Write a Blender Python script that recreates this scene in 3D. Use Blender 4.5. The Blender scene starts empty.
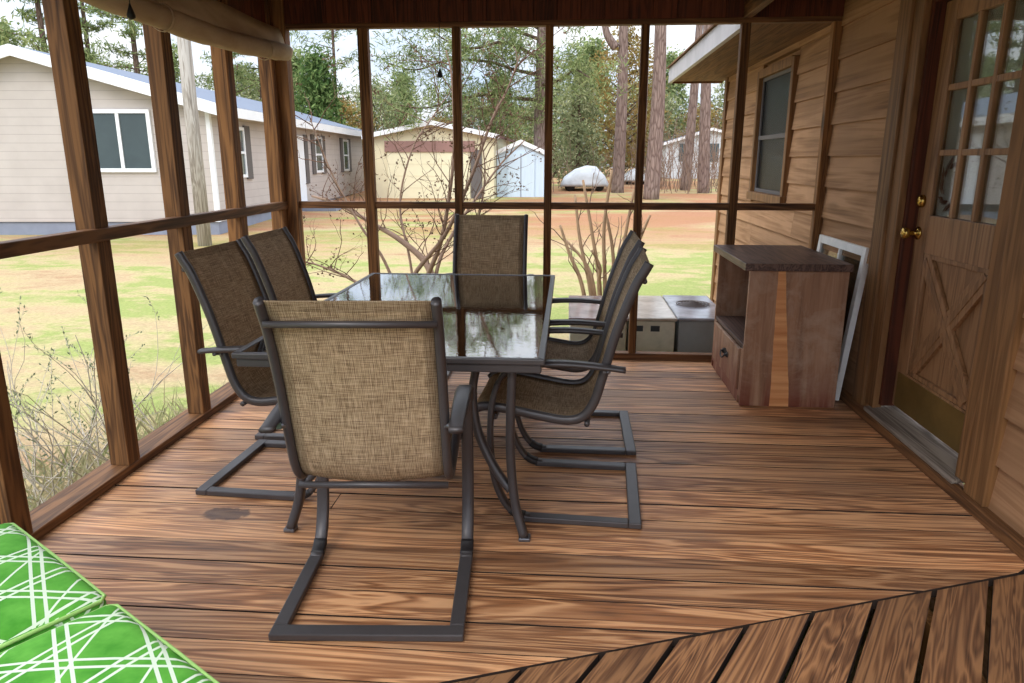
import bpy, bmesh, math, random
from mathutils import Vector, Matrix, Euler
R = math.radians
C = bpy.context.scene.collection
rng = random.Random(7)

# ------------------------------------------------------------------ camera numbers (image 1024 x 683)
F_PX, PITCH, YAW, CAM_H = 715.0, R(14.25), R(4.43), 1.4
FW = Vector((-math.sin(YAW)*math.cos(PITCH), math.cos(YAW)*math.cos(PITCH), -math.sin(PITCH)))
RT = Vector((math.cos(YAW), math.sin(YAW), 0))
UP = RT.cross(FW)
def at(px, py, Y):
    """a point of the place at distance Y that the photograph shows at (px, py)"""
    d = FW + RT*((px-512)/F_PX) + UP*((341.5-py)/F_PX)
    return Vector((0, 0, CAM_H)) + d*(Y/d.y)

# ------------------------------------------------------------------ mesh building
class MB:
    def __init__(s):
        s.v, s.f, s.r, s.sm, s.uv, s.mi = [], [], [], [], {}, []
    def add(s, vs, fs, rnd=None, smooth=False, mi=0, uvs=None):
        b = len(s.v); rnd = rng.random() if rnd is None else rnd
        s.v += [Vector(p) for p in vs]
        for i, f in enumerate(fs):
            if uvs: s.uv[len(s.f)] = uvs[i]
            s.f.append([b+k for k in f]); s.r.append(rnd); s.sm.append(smooth); s.mi.append(mi)
    def box(s, x0, x1, y0, y1, z0, z1, rnd=None, mi=0):
        s.hexa([(x0,y0,z0),(x1,y0,z0),(x1,y1,z0),(x0,y1,z0),(x0,y0,z1),(x1,y0,z1),(x1,y1,z1),(x0,y1,z1)], rnd, mi)
    def hexa(s, p, rnd=None, mi=0, edge=None):
        s.add(p, [(0,3,2,1),(4,5,6,7),(0,1,5,4),(1,2,6,5),(2,3,7,6),(3,0,4,7)], rnd, False, mi)
        if edge is not None:
            for k in (-6, -4, -3, -2, -1): s.mi[k] = edge
    def bar(s, a, b, w, h, up=(0,0,1), rnd=None, mi=0):
        a, b = Vector(a), Vector(b); t = (b-a).normalized(); u = Vector(up)
        if abs(t.dot(u)) > .98: u = Vector((0,1,0))
        l = t.cross(u).normalized()*(w/2); u = l.cross(t).normalized()*(h/2)
        s.hexa([a-l-u, b-l-u, b+l-u, a+l-u, a-l+u, b-l+u, b+l+u, a+l+u], rnd, mi)
    def prism(s, poly, vec, rnd=None, mi=0):
        n = len(poly); vec = Vector(vec); p = [Vector(q) for q in poly]
        s.add(p+[q+vec for q in p], [tuple(range(n))[::-1], tuple(range(n, 2*n))]+[(i, (i+1)%n, n+(i+1)%n, n+i) for i in range(n)], rnd, False, mi)
    def sweep(s, path, prof, lat=None, smooth=True, cap=True, scale=None, rnd=None, mi=0):
        """profile (a along lateral, b along normal) swept along a path"""
        path = [Vector(p) for p in path]; n = len(path); k = len(prof); vs = []; L0 = None
        for i, p in enumerate(path):
            t = (path[min(i+1, n-1)]-path[max(i-1, 0)]).normalized()
            if lat is not None: l = Vector(lat)
            else:
                if L0 is None:
                    L0 = Vector((0,0,1)) if abs(t.z) < .9 else Vector((1,0,0))
                    L0 = t.cross(L0)
                l = (L0 - t*L0.dot(t))
                L0 = l
            l = l.normalized(); m = l.cross(t).normalized()
            c = 1 if scale is None else scale[i]
            vs += [p + l*(a*c) + m*(b*c) for a, b in prof]
        fs = [(i*k+j, i*k+(j+1)%k, (i+1)*k+(j+1)%k, (i+1)*k+j) for i in range(n-1) for j in range(k)]
        if cap: fs += [tuple(range(k))[::-1], tuple((n-1)*k+j for j in range(k))]
        s.add(vs, fs, rnd, smooth, mi)
    def tube(s, path, r, n=8, scale=None, rnd=None, mi=0, cap=True):
        s.sweep(path, [(r*math.cos(2*math.pi*j/n), r*math.sin(2*math.pi*j/n)) for j in range(n)], None, True, cap, scale, rnd, mi)
    def lathe(s, c, prof, n=20, axis='Z', rnd=None, mi=0):
        vs = []
        for r_, h_ in prof:
            for j in range(n):
                a = 2*math.pi*j/n; q = (r_*math.cos(a), r_*math.sin(a), h_)
                if axis == 'X': q = (q[2], q[0], q[1])
                if axis == 'Y': q = (q[0], q[2], q[1])
                vs.append(Vector(c)+Vector(q))
        m = len(prof)
        fs = [(i*n+j, i*n+(j+1)%n, (i+1)*n+(j+1)%n, (i+1)*n+j) for i in range(m-1) for j in range(n)]
        fs += [tuple(range(n))[::-1], tuple((m-1)*n+j for j in range(n))]
        s.add(vs, fs, rnd, True, mi)
    def build(s, name, mats, parent=None, bevel=0, world=False, sub=0, noflip=False):
        me = bpy.data.meshes.new(name)
        off = Vector((0,0,0))
        if world and parent is not None:
            off = parent.location if parent.parent is None else parent.location+parent.parent.location
        me.from_pydata([tuple(p-off) for p in s.v], [], s.f)
        me.polygons.foreach_set('use_smooth', s.sm); me.polygons.foreach_set('material_index', s.mi)
        at_ = me.attributes.new('rnd', 'FLOAT', 'FACE'); at_.data.foreach_set('value', s.r)
        if s.uv:
            ul = me.uv_layers.new(name='UVMap')
            for fi, uvs in s.uv.items():
                for li, q in zip(me.polygons[fi].loop_indices, uvs): ul.data[li].uv = q
        for m in (mats if isinstance(mats, (list, tuple)) else [mats]): me.materials.append(m)
        if not noflip:
            bm = bmesh.new(); bm.from_mesh(me); bmesh.ops.recalc_face_normals(bm, faces=bm.faces); bm.to_mesh(me); bm.free()
        me.update()
        o = bpy.data.objects.new(name, me); C.objects.link(o)
        if parent is not None: o.parent = parent
        if bevel:
            md = o.modifiers.new('b', 'BEVEL'); md.width = bevel; md.segments = 2; md.limit_method = 'ANGLE'
        if sub:
            md = o.modifiers.new('s', 'SUBSURF'); md.levels = sub; md.render_levels = sub
        return o

def crom(pts, n=6):
    """smooth curve through points"""
    p = [Vector(q) for q in pts]; p = [p[0]*2-p[1]]+p+[p[-1]*2-p[-2]]; out = []
    for i in range(1, len(p)-2):
        for k in range(n):
            t = k/n
            out.append(.5*((2*p[i])+(p[i+1]-p[i-1])*t+(2*p[i-1]-5*p[i]+4*p[i+1]-p[i+2])*t*t+(3*p[i]-p[i-1]-3*p[i+1]+p[i+2])*t**3))
    return out+[p[-2]]
def rrect(w, h, r=.006):
    return [(-w/2+r,-h/2),(w/2-r,-h/2),(w/2,-h/2+r),(w/2,h/2-r),(w/2-r,h/2),(-w/2+r,h/2),(-w/2,h/2-r),(-w/2,-h/2+r)]

def tag(o, label=None, cat=None, group=None, kind=None):
    if label: o['label'] = label
    if cat: o['category'] = cat
    if group: o['group'] = group
    if kind: o['kind'] = kind
    return o
def thing(name, label, cat, loc=(0,0,0), rz=0, group=None):
    o = bpy.data.objects.new(name, None); C.objects.link(o); o.empty_display_size = .1
    o.location = loc; o.rotation_euler = (0,0,rz)
    return tag(o, label, cat, group)
def copy_tree(o, parent=None):
    c = o.copy(); C.objects.link(c)
    if parent is not None: c.parent = parent
    for ch in list(o.children): copy_tree(ch, c)
    return c
def structure(o): o['kind'] = 'structure'; return o

# ------------------------------------------------------------------ materials
def srgb(r, g, b):
    f = lambda c: (c/255/12.92) if c/255 <= .04045 else ((c/255+.055)/1.055)**2.4
    return (f(r), f(g), f(b), 1)
class NT:
    def __init__(s, name):
        s.m = bpy.data.materials.new(name); s.m.use_nodes = True; s.t = s.m.node_tree; s.t.nodes.clear()
        s.out = s.n('ShaderNodeOutputMaterial')
    def n(s, typ, **kw):
        nd = s.t.nodes.new(typ)
        for k, v in kw.items():
            if k.startswith('i_'):
                key = k[2:].replace('_', ' '); nd.inputs[int(key) if key.isdigit() else key].default_value = v
            else: setattr(nd, k, v)
        return nd
    def l(s, a, b): s.t.links.new(a, b)
    def ramp(s, fac, stops, interp='LINEAR'):
        nd = s.n('ShaderNodeValToRGB'); cr = nd.color_ramp; cr.interpolation = interp
        while len(cr.elements) < len(stops): cr.elements.new(.5)
        for e, (p, c) in zip(cr.elements, stops): e.position = p; e.color = c if len(c) == 4 else (*c, 1)
        s.l(fac, nd.inputs[0]); return nd.outputs[0]
    def mix(s, fac, a, b, mode='MIX'):
        nd = s.n('ShaderNodeMix', data_type='RGBA', blend_type=mode)
        for val, idx in ((fac, 0), (a, 6), (b, 7)):
            if isinstance(val, bpy.types.NodeSocket): s.l(val, nd.inputs[idx])
            else: nd.inputs[idx].default_value = val
        return nd.outputs[2]
    def math(s, op, a, b=0.0, c=None, clamp=False):
        nd = s.n('ShaderNodeMath', operation=op, use_clamp=clamp)
        for val, idx in ((a, 0), (b, 1), (c, 2)):
            if val is None: continue
            if isinstance(val, bpy.types.NodeSocket): s.l(val, nd.inputs[idx])
            else: nd.inputs[idx].default_value = val
        return nd.outputs[0]
    def coord(s, kind='Object', scale=(1,1,1), rot=(0,0,0), loc=(0,0,0), rnd=0.0):
        tc = s.n('ShaderNodeTexCoord'); src = tc.outputs[kind]
        if rnd:
            a = s.n('ShaderNodeAttribute', attribute_name='rnd')
            vm = s.n('ShaderNodeVectorMath', operation='SCALE'); vm.inputs[0].default_value = (rnd, rnd*.71, rnd*1.37)
            s.l(a.outputs['Fac'], vm.inputs['Scale'])
            va = s.n('ShaderNodeVectorMath', operation='ADD'); s.l(src, va.inputs[0]); s.l(vm.outputs[0], va.inputs[1]); src = va.outputs[0]
        if any(rot):
            m0 = s.n('ShaderNodeMapping'); m0.inputs['Rotation'].default_value = rot; s.l(src, m0.inputs[0]); src = m0.outputs[0]
        mp = s.n('ShaderNodeMapping'); mp.inputs['Scale'].default_value = scale; mp.inputs['Location'].default_value = loc
        s.l(src, mp.inputs[0]); return mp.outputs[0]
    def noise(s, vec, scale=5, detail=4, rough=.55, dist=0.0):
        nd = s.n('ShaderNodeTexNoise', i_Scale=scale, i_Detail=detail, i_Roughness=rough, i_Distortion=dist); s.l(vec, nd.inputs['Vector']); return nd.outputs['Fac']
    def bsdf(s, color, rough=.6, metal=0.0, bump=None, bstr=.2, bdist=.01, spec=.5):
        p = s.n('ShaderNodeBsdfPrincipled')
        for val, key in ((color, 'Base Color'), (rough, 'Roughness'), (metal, 'Metallic'), (spec, 'Specular IOR Level')):
            if isinstance(val, bpy.types.NodeSocket): s.l(val, p.inputs[key])
            else: p.inputs[key].default_value = val
        if bump is not None:
            b = s.n('ShaderNodeBump', i_Strength=bstr, i_Distance=bdist); s.l(bump, b.inputs['Height']); s.l(b.outputs[0], p.inputs['Normal'])
        s.p = p; s.l(p.outputs[0], s.out.inputs[0]); return s.m

def wood(name, light, mid, dark, axis='X', angle=None, rough=.6, grain=1.0, knots=.5, weather=None, var=.35, bstr=.25, spec=.35, rings=9.0, rw=.38, stain=None):
    t = NT(name); a, x = .55, 1.0
    sc = {'X': (a, 9, 9), 'Y': (9, a, 9), 'Z': (9, 9, a)}[axis]
    rot = (0, 0, 0) if angle is None else (0, 0, -angle)
    v1 = t.coord('Object', sc, rot, rnd=17.0)
    n1 = t.noise(v1, 1.0*grain, 3, .6, .9)
    rg = t.math('FRACT', t.math('MULTIPLY', n1, rings))                    # growth rings
    rg = t.math('ABSOLUTE', t.math('SUBTRACT', rg, .5))
    rg = t.math('MULTIPLY', rg, 2.0)
    v2 = t.coord('Object', tuple(q*(1.6 if q == a else 8) for q in sc), rot, rnd=11.0)
    n2 = t.noise(v2, 1.3*grain, 4, .65, .2)                                  # fine streaks
    v3 = t.coord('Object', tuple(q*(1.2 if q == a else .35) for q in sc), rot, rnd=23.0)
    n3 = t.noise(v3, 1.0, 3, .55, .3)                                        # board-wide blotches
    rg2 = t.math('POWER', rg, 1.6)
    f = t.math('ADD', t.math('MULTIPLY', rg2, rw), t.math('ADD', t.math('MULTIPLY', n2, 1.0-rw), t.math('MULTIPLY', n3, .35)))
    col = t.ramp(f, [(.30, dark), (.50, mid), (.78, light)])
    at_ = t.n('ShaderNodeAttribute', attribute_name='rnd')
    col = t.mix(1.0, col, t.ramp(at_.outputs['Fac'], [(0, (1-var,)*3), (1, (1+var*.4,)*3)]), 'MULTIPLY')
    if weather:
        vw = t.coord('Object', (1.0, 1.0, 1.0)); nw = t.noise(vw, 1.1, 4, .65, .5)
        col = t.mix(t.ramp(nw, [(.45, (0,0,0)), (.70, (.75,.75,.75))]), col, t.mix(.55, col, weather))
    if knots:
        vk = t.coord('Object', tuple(q*(1.9 if q == a else .42) for q in sc), rot, rnd=31.0)
        vo = t.n('ShaderNodeTexVoronoi', i_Scale=1.0); t.l(vk, vo.inputs['Vector'])
        kn = t.ramp(vo.outputs['Distance'], [(.05, (1,1,1)), (.13, (0,0,0))])
        col = t.mix(t.math('MULTIPLY', kn, knots), col, tuple(c*.45 for c in dark[:3])+(1,))
    if stain:
        tc = t.n('ShaderNodeTexCoord'); sp = t.n('ShaderNodeSeparateXYZ'); t.l(tc.outputs['Object'], sp.inputs[0])
        wb_ = t.math('MULTIPLY', t.math('SUBTRACT', t.noise(t.coord('Object'), 26, 4), .5), 2.2)
        ex = t.math('POWER', t.math('ABSOLUTE', t.math('DIVIDE', t.math('SUBTRACT', sp.outputs[0], stain[0]), stain[2])), 3.0); ey = t.math('POWER', t.math('ABSOLUTE', t.math('DIVIDE', t.math('SUBTRACT', sp.outputs[1], stain[1]), stain[3])), 3.0)
        k = t.ramp(t.math('ADD', t.math('ADD', ex, ey), wb_), [(.5, (.75,.75,.75)), (1.1, (0,0,0))])
        col = t.mix(k, col, srgb(58,44,44))
    return t.bsdf(col, rough, 0, t.math('ADD', t.math('MULTIPLY', n2, .7), t.math('MULTIPLY', rg, .3)), bstr, .006, spec)

def plain(name, col, rough=.5, metal=0.0, var=.12, nscale=8.0, bstr=.08, spec=.5, scale=(1,1,1)):
    t = NT(name); v = t.coord('Object', scale); n = t.noise(v, nscale, 5, .6, .2)
    c = t.mix(1.0, col, t.ramp(n, [(.25, (1-var,)*3), (.75, (1+var*.5,)*3)]), 'MULTIPLY')
    return t.bsdf(c, rough, metal, n, bstr, .004, spec)

M = {}
M['deck'] = wood('deck_wood', srgb(226,170,122), srgb(166,111,72), srgb(56,35,24), 'X', None, .45, 1.0, .75, srgb(132,108,90), .42, .6, .4, 9, .44, (-1.372, 2.56, .10, .055))
M['deck_diag'] = wood('deck_wood_slanting', srgb(172,124,84), srgb(118,80,54), srgb(46,30,22), 'X', R(60), .5, 1.2, .5, srgb(88,72,60), .3, .45, .4, 11)
M['edge'] = plain('dark_board_edge', srgb(44,30,22), .9)  # board sides and undersides, darker than the tops
M['post'] = wood('post_wood', srgb(136,94,54), srgb(96,63,34), srgb(40,24,13), 'Z', None, .7, 1.0, .8, None, .3, .3, .3, 7)
M['rail_y'] = wood('rail_wood_lengthwise', srgb(128,88,54), srgb(92,61,36), srgb(44,28,17), 'Y', None, .6, 1.0, .5, None, .2, .25, .3, 7)
M['rail_x'] = wood('rail_wood_crosswise', srgb(128,88,54), srgb(92,61,36), srgb(44,28,17), 'X', None, .6, 1.0, .5, None, .2, .25, .3, 7)
M['header'] = wood('dark_header_wood', srgb(104,52,30), srgb(76,36,20), srgb(34,16,10), 'Z', None, .65, 1.0, .3, None, .3, .3, .3, 8)
M['ceil'] = wood('ceiling_plywood', srgb(120,84,56), srgb(92,62,40), srgb(50,32,20), 'Y', None, .75, 1.0, .2, None, .2, .25, .2, 6)
M['siding'] = wood('siding_wood', srgb(182,140,104), srgb(158,118,84), srgb(110,78,52), 'Y', None, .75, .7, .25, srgb(134,102,76), .16, .2, .25, 4)
M['casing'] = wood('casing_wood', srgb(140,100,62), srgb(114,80,48), srgb(70,46,26), 'Z', None, .6, .8, .3, None, .15, .2, .3, 6)
M['door'] = wood('door_wood', srgb(166,124,86), srgb(140,102,68), srgb(92,64,42), 'Z', None, .5, .8, .2, None, .14, .15, .4, 6)
M['sillgrey'] = wood('grey_threshold_wood', srgb(150,138,126), srgb(112,100,90), srgb(66,56,50), 'Y', None, .75, 1.0, .2, None, .15, .35, .2, 8)
M['steel'] = plain('dark_bronze_metal', srgb(79,75,76), .38, .3, .14, 14, .05)
M['steel_dk'] = plain('black_sleeve', srgb(36,33,34), .55, .1, .1, 14, .05)
M['zinc'] = plain('grey_zinc_bracket', srgb(120,122,128), .35, .8, .1, 20, .05)
M['brass'] = plain('brass_metal', srgb(196,160,84), .25, .95, .1, 20, .03)
M['brass_old'] = plain('tarnished_brass', srgb(140,116,66), .5, .7, .3, 5, .1)
M['whitepaint'] = plain('chipped_white_paint', srgb(244,243,240), .6, 0, .10, 22, .2)
M['white_trim'] = plain('white_trim', srgb(236,237,240), .5, 0, .05, 4, .05)
M['fascia'] = plain('fascia_paint', srgb(176,172,176), .6, 0, .2, 6, .1)
M['ac_cream'] = plain('cream_enamel', srgb(222,216,194), .55, 0, .22, 7, .1)
M['ac_grey'] = plain('grey_enamel', srgb(164,168,168), .5, 0, .12, 9, .08)
M['ac_dark'] = plain('dark_slot', srgb(58,60,62), .7, 0, .1, 9, .05)
M['roofing'] = plain('blue_grey_roofing', srgb(104,112,128), .8, .0, .1, 3, .1)
M['roof_red'] = plain('red_brown_shingles', srgb(120,84,76), .85, 0, .25, 6, .2)
M['skirt'] = plain('blue_grey_skirting', srgb(132,138,154), .8, 0, .14, 3, .1)
M['shed_blue'] = plain('pale_blue_metal', srgb(196,212,226), .5, 0, .08, 3, .05, .5, (6,6,.4))
M['garage'] = plain('cream_stucco', srgb(216,206,174), .8, 0, .07, 3, .05)
M['garage_door'] = plain('pale_yellow_door', srgb(222,214,182), .7, 0, .05, 3, .05)
M['maroon'] = plain('maroon_board', srgb(146,112,104), .8, 0, .15, 3, .05)
M['dark_glass'] = plain('dark_window_glass', srgb(66,78,80), .08, 0, .2, 1.2, 0, .7)
M['shutter'] = plain('grey_brown_shutter', srgb(96,90,88), .7, 0, .1, 30, .2, .4, (.2,.2,3))
M['tarp'] = plain('white_tarp', srgb(196,198,202), .7, 0, .3, 2, .3)
M['pole'] = wood('grey_pole_wood', srgb(186,180,174), srgb(150,142,134), srgb(104,96,90), 'Z', None, .9, 1.0, .3, None, .1, .4, .1, 5)
M['black'] = plain('black_cord', srgb(24,22,22), .6)
M['dark_sofa'] = plain('dark_sofa_frame', srgb(60,46,36), .6)
M['curtain'] = plain('grey_white_curtain', srgb(240,236,230), .9, 0, .08, 12, .1, .2, (1,6,.3))
M['leaf_red'] = plain('dark_red_leaf', srgb(110,44,30), .7)
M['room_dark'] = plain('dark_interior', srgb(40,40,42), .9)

def m_bark(name, a, b):
    t = NT(name); v = t.coord('Object', (6,6,1.1)); n = t.noise(v, 2.0, 6, .7, .6)
    vo = t.n('ShaderNodeTexVoronoi', i_Scale=1.6, feature='DISTANCE_TO_EDGE'); t.l(v, vo.inputs['Vector'])
    k = t.ramp(vo.outputs['Distance'], [(0, (0,0,0)), (.15, (1,1,1))])
    c = t.mix(t.math('MULTIPLY', k, n), b, a)
    return t.bsdf(c, .95, 0, k, .6, .03, .1)
M['bark'] = m_bark('pine_bark', srgb(164,144,134), srgb(104,86,80))
M['bark_dk'] = m_bark('dark_bark', srgb(132,112,98), srgb(78,62,54))
M['twig'] = plain('grey_brown_twig', srgb(140,116,100), .9, 0, .25, 6, .2, .2)
M['lav_stem'] = plain('pale_grey_stem', srgb(186,176,160), .9, 0, .2, 6, .2, .2)
M['twig_dk'] = plain('brown_twig', srgb(104,78,64), .9, 0, .25, 6, .2, .2)
M['twig_pale'] = plain('pale_pruned_stem', srgb(168,140,112), .9, 0, .25, 6, .2, .2)
def m_leaf(name, cols, transl=.35):
    t = NT(name); a = t.n('ShaderNodeAttribute', attribute_name='rnd')
    c = t.ramp(a.outputs['Fac'], [(i/(len(cols)-1), k) for i, k in enumerate(cols)])
    v = t.coord('Object'); c = t.mix(1.0, c, t.ramp(t.noise(v, .9, 3), [(.3, (.7,.7,.7)), (.7, (1.15,1.15,1.15))]), 'MULTIPLY')
    d = t.n('ShaderNodeBsdfDiffuse'); t.l(c, d.inputs[0]); tr = t.n('ShaderNodeBsdfTranslucent'); t.l(c, tr.inputs[0])
    mx = t.n('ShaderNodeMixShader', i_0=transl); t.l(d.outputs[0], mx.inputs[1]); t.l(tr.outputs[0], mx.inputs[2]); t.l(mx.outputs[0], t.out.inputs[0]); return t.m
M['needle'] = m_leaf('pine_needles', [srgb(86,104,66), srgb(136,152,98), srgb(172,178,128)])
M['cedar'] = m_leaf('cedar_foliage', [srgb(66,92,54), srgb(102,128,74), srgb(138,156,98)])
M['dullgreen'] = m_leaf('dull_green_foliage', [srgb(104,116,84), srgb(146,154,112), srgb(182,182,142)])
M['oakleaf'] = m_leaf('dry_brown_leaves', [srgb(128,104,64), srgb(164,138,84), srgb(150,146,92)])
M['lavender'] = m_leaf('grey_green_leaves', [srgb(108,118,92), srgb(142,150,116), srgb(176,180,150)])
M['strawgrass'] = m_leaf('dry_grass', [srgb(190,176,140), srgb(214,204,168), srgb(168,176,120)])
M['seed'] = m_leaf('dry_seed_heads', [srgb(84,66,54), srgb(112,90,74), srgb(132,108,88)], .1)

def m_siding(name, col, dk, axis=2, pitch=.2):
    t = NT(name); tc = t.n('ShaderNodeTexCoord'); sp = t.n('ShaderNodeSeparateXYZ'); t.l(tc.outputs['Object'], sp.inputs[0])
    fr = t.math('FRACT', t.math('DIVIDE', sp.outputs[axis], pitch))
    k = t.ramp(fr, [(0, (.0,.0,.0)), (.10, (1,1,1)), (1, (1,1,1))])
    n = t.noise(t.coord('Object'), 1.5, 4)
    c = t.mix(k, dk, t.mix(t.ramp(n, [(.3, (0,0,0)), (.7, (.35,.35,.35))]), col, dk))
    return t.bsdf(c, .65, 0, fr, .5, .012, .3)
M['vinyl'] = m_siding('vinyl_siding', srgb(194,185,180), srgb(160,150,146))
M['vinyl_tan'] = m_siding('vinyl_siding_tan', srgb(212,198,180), srgb(178,162,144))
M['farhouse'] = m_siding('pale_house_siding', srgb(206,210,214), srgb(170,176,182))

def m_lawn():
    t = NT('winter_lawn'); v = t.coord('Object', (.35, .9, 1)); n1 = t.noise(v, .8, 4, .55, .5); n2 = t.noise(t.coord('Object', (1,1.4,1)), 1.4, 6, .7, .3)
    n3 = t.noise(t.coord('Object'), 26, 4, .7)
    f = t.math('ADD', t.math('MULTIPLY', n1, .6), t.math('MULTIPLY', n2, .4))
    c = t.ramp(f, [(.34, srgb(156,122,94)), (.44, srgb(172,150,116)), (.50, srgb(170,156,114)), (.56, srgb(140,148,86)), (.64, srgb(146,150,92)), (.72, srgb(174,154,120))])
    sp = t.n('ShaderNodeSeparateXYZ'); tc = t.n('ShaderNodeTexCoord'); t.l(tc.outputs['Object'], sp.inputs[0])
    red = t.noise(t.coord('Object', (.12,.3,1)), 1.2, 4, .6, .6)
    far = t.ramp(t.math('DIVIDE', sp.outputs[1], 50.0), [(.24, (0,0,0)), (.42, (.9,.9,.9))])
    c = t.mix(t.math('MULTIPLY', t.ramp(red, [(.40, (0,0,0)), (.54, (1,1,1))]), far), c, srgb(160,112,84))
    c = t.mix(1.0, c, t.ramp(n3, [(.3, (.72,.72,.72)), (.7, (1.12,1.12,1.12))]), 'MULTIPLY')
    return t.bsdf(c, .95, 0, n3, .5, .03, .1)
M['lawn'] = m_lawn()

def m_sling():
    t = NT('woven_sling_fabric'); tc = t.n('ShaderNodeTexCoord')
    def mp(s):
        m = t.n('ShaderNodeMapping'); m.inputs['Scale'].default_value = s; t.l(tc.outputs['UV'], m.inputs[0]); return m.outputs[0]
    a = t.noise(mp((260, 16, 1)), 1.0, 2, .6); b = t.noise(mp((14, 240, 1)), 1.0, 2, .6); big = t.noise(mp((6, 6, 1)), 1.0, 3, .6)
    w1 = t.n('ShaderNodeTexWave', bands_direction='X', i_Scale=62.0, i_Distortion=1.5, i_Detail=1.0); t.l(mp((1,1,1)), w1.inputs[0])
    w2 = t.n('ShaderNodeTexWave', bands_direction='Y', i_Scale=62.0, i_Distortion=1.5, i_Detail=1.0); t.l(mp((1,1,1)), w2.inputs[0])
    weave = t.math('MULTIPLY', t.math('ADD', w1.outputs['Fac'], .25), t.math('ADD', w2.outputs['Fac'], .25))
    f = t.math('ADD', t.math('ADD', t.math('MULTIPLY', a, .5), t.math('MULTIPLY', b, .5)), t.math('MULTIPLY', t.math('SUBTRACT', weave, .4), .14))
    c = t.ramp(f, [(.36, srgb(94,76,58)), (.47, srgb(168,142,110)), (.56, srgb(214,188,150)), (.68, srgb(242,222,188))])
    c = t.mix(.3, c, t.ramp(big, [(.3, srgb(132,108,84)), (.7, srgb(190,164,134))]))
    sp = t.n('ShaderNodeSeparateXYZ'); t.l(tc.outputs['UV'], sp.inputs[0])
    hem = t.math('MAXIMUM', t.math('GREATER_THAN', t.math('ABSOLUTE', sp.outputs[0]), .192), t.math('LESS_THAN', sp.outputs[1], .035))
    c = t.mix(t.math('MULTIPLY', hem, .30), c, srgb(84,68,48))
    p = t.n('ShaderNodeBsdfPrincipled', i_Roughness=.75); t.l(c, p.inputs['Base Color']); p.inputs['Specular IOR Level'].default_value = .25
    bp_ = t.n('ShaderNodeBump', i_Strength=.35, i_Distance=.003); t.l(weave, bp_.inputs['Height']); t.l(bp_.outputs[0], p.inputs['Normal'])
    tr = t.n('ShaderNodeBsdfTranslucent'); t.l(c, tr.inputs[0])
    mx = t.n('ShaderNodeMixShader', i_0=.28); t.l(p.outputs[0], mx.inputs[1]); t.l(tr.outputs[0], mx.inputs[2]); t.l(mx.outputs[0], t.out.inputs[0]); return t.m
M['sling'] = m_sling()

def m_glass(name, tint, rough, bump=0.0, scale=(30,30,30), gain=1.5):
    t = NT(name); g = t.n('ShaderNodeBsdfGlossy', i_Roughness=rough); tr = t.n('ShaderNodeBsdfTransparent', i_Color=tint)
    fr = t.n('ShaderNodeFresnel', i_IOR=1.55)
    fa = t.math('MULTIPLY', fr.outputs[0], gain, clamp=True)
    if bump:
        n = t.noise(t.coord('Object', scale), 1.0, 3, .5, .4); b = t.n('ShaderNodeBump', i_Strength=bump, i_Distance=.002); t.l(n, b.inputs['Height'])
        t.l(b.outputs[0], g.inputs['Normal'])
    mx = t.n('ShaderNodeMixShader'); t.l(fa, mx.inputs[0]); t.l(tr.outputs[0], mx.inputs[1]); t.l(g.outputs[0], mx.inputs[2]); t.l(mx.outputs[0], t.out.inputs[0]); return t.m
M['table_glass'] = m_glass('rippled_table_glass', (.80,.88,.86,1), .012, .09, (38,38,38), 2.0)
M['pane'] = m_glass('window_pane', (.9,.93,.92,1), .01, gain=.7)
M['pane_dull'] = m_glass('screened_window_pane', (.5,.52,.52,1), .3, gain=.35)

def m_cushion():
    t = NT('green_cushion_fabric'); tc = t.n('ShaderNodeTexCoord')
    def lines(ang, pitch, off, w, gap):
        """pairs of thin white lines"""
        m = t.n('ShaderNodeMapping'); m.inputs['Rotation'].default_value = (0,0,ang); m.inputs['Location'].default_value = (off,0,0); t.l(tc.outputs['UV'], m.inputs[0])
        s = t.n('ShaderNodeSeparateXYZ'); t.l(m.outputs[0], s.inputs[0])
        f = t.math('FRACT', t.math('DIVIDE', s.outputs[0], pitch))
        d1 = t.math('LESS_THAN', t.math('ABSOLUTE', t.math('SUBTRACT', f, .5-gap)), w); d2 = t.math('LESS_THAN', t.math('ABSOLUTE', t.math('SUBTRACT', f, .5+gap)), w)
        return t.math('MAXIMUM', d1, d2)
    k = t.math('MAXIMUM', lines(R(12), .16, 0, .024, .075), t.math('MAXIMUM', lines(R(72), .16, .03, .024, .075), lines(R(132), .16, .01, .024, .075)))
    k = t.math('MAXIMUM', k, lines(R(42), .16, .05, .018, .0))
    n = t.noise(t.coord('Object'), 14, 4); base = t.ramp(n, [(.3, srgb(70,150,44)), (.7, srgb(112,188,74))])
    c = t.mix(k, base, srgb(226,240,216))
    return t.bsdf(c, .8, 0, t.noise(t.coord('Object'), 400, 2), .15, .002, .2)
M['cushion'] = m_cushion()
M['piping'] = plain('lime_piping', srgb(170,214,120), .7)

def m_canvas():
    t = NT('tan_canvas'); n = t.noise(t.coord('Object', (3,1,3)), 2.5, 5, .6, .4); c = t.ramp(n, [(.3, srgb(168,146,118)), (.7, srgb(206,188,160))])
    p = t.n('ShaderNodeBsdfPrincipled', i_Roughness=.85); t.l(c, p.inputs['Base Color']); tr = t.n('ShaderNodeBsdfTranslucent'); t.l(c, tr.inputs[0])
    b = t.n('ShaderNodeBump', i_Strength=.3, i_Distance=.01); t.l(n, b.inputs['Height']); t.l(b.outputs[0], p.inputs['Normal'])
    mx = t.n('ShaderNodeMixShader', i_0=.2); t.l(p.outputs[0], mx.inputs[1]); t.l(tr.outputs[0], mx.inputs[2]); t.l(mx.outputs[0], t.out.inputs[0]); return t.m
M['canvas'] = m_canvas()

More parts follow.
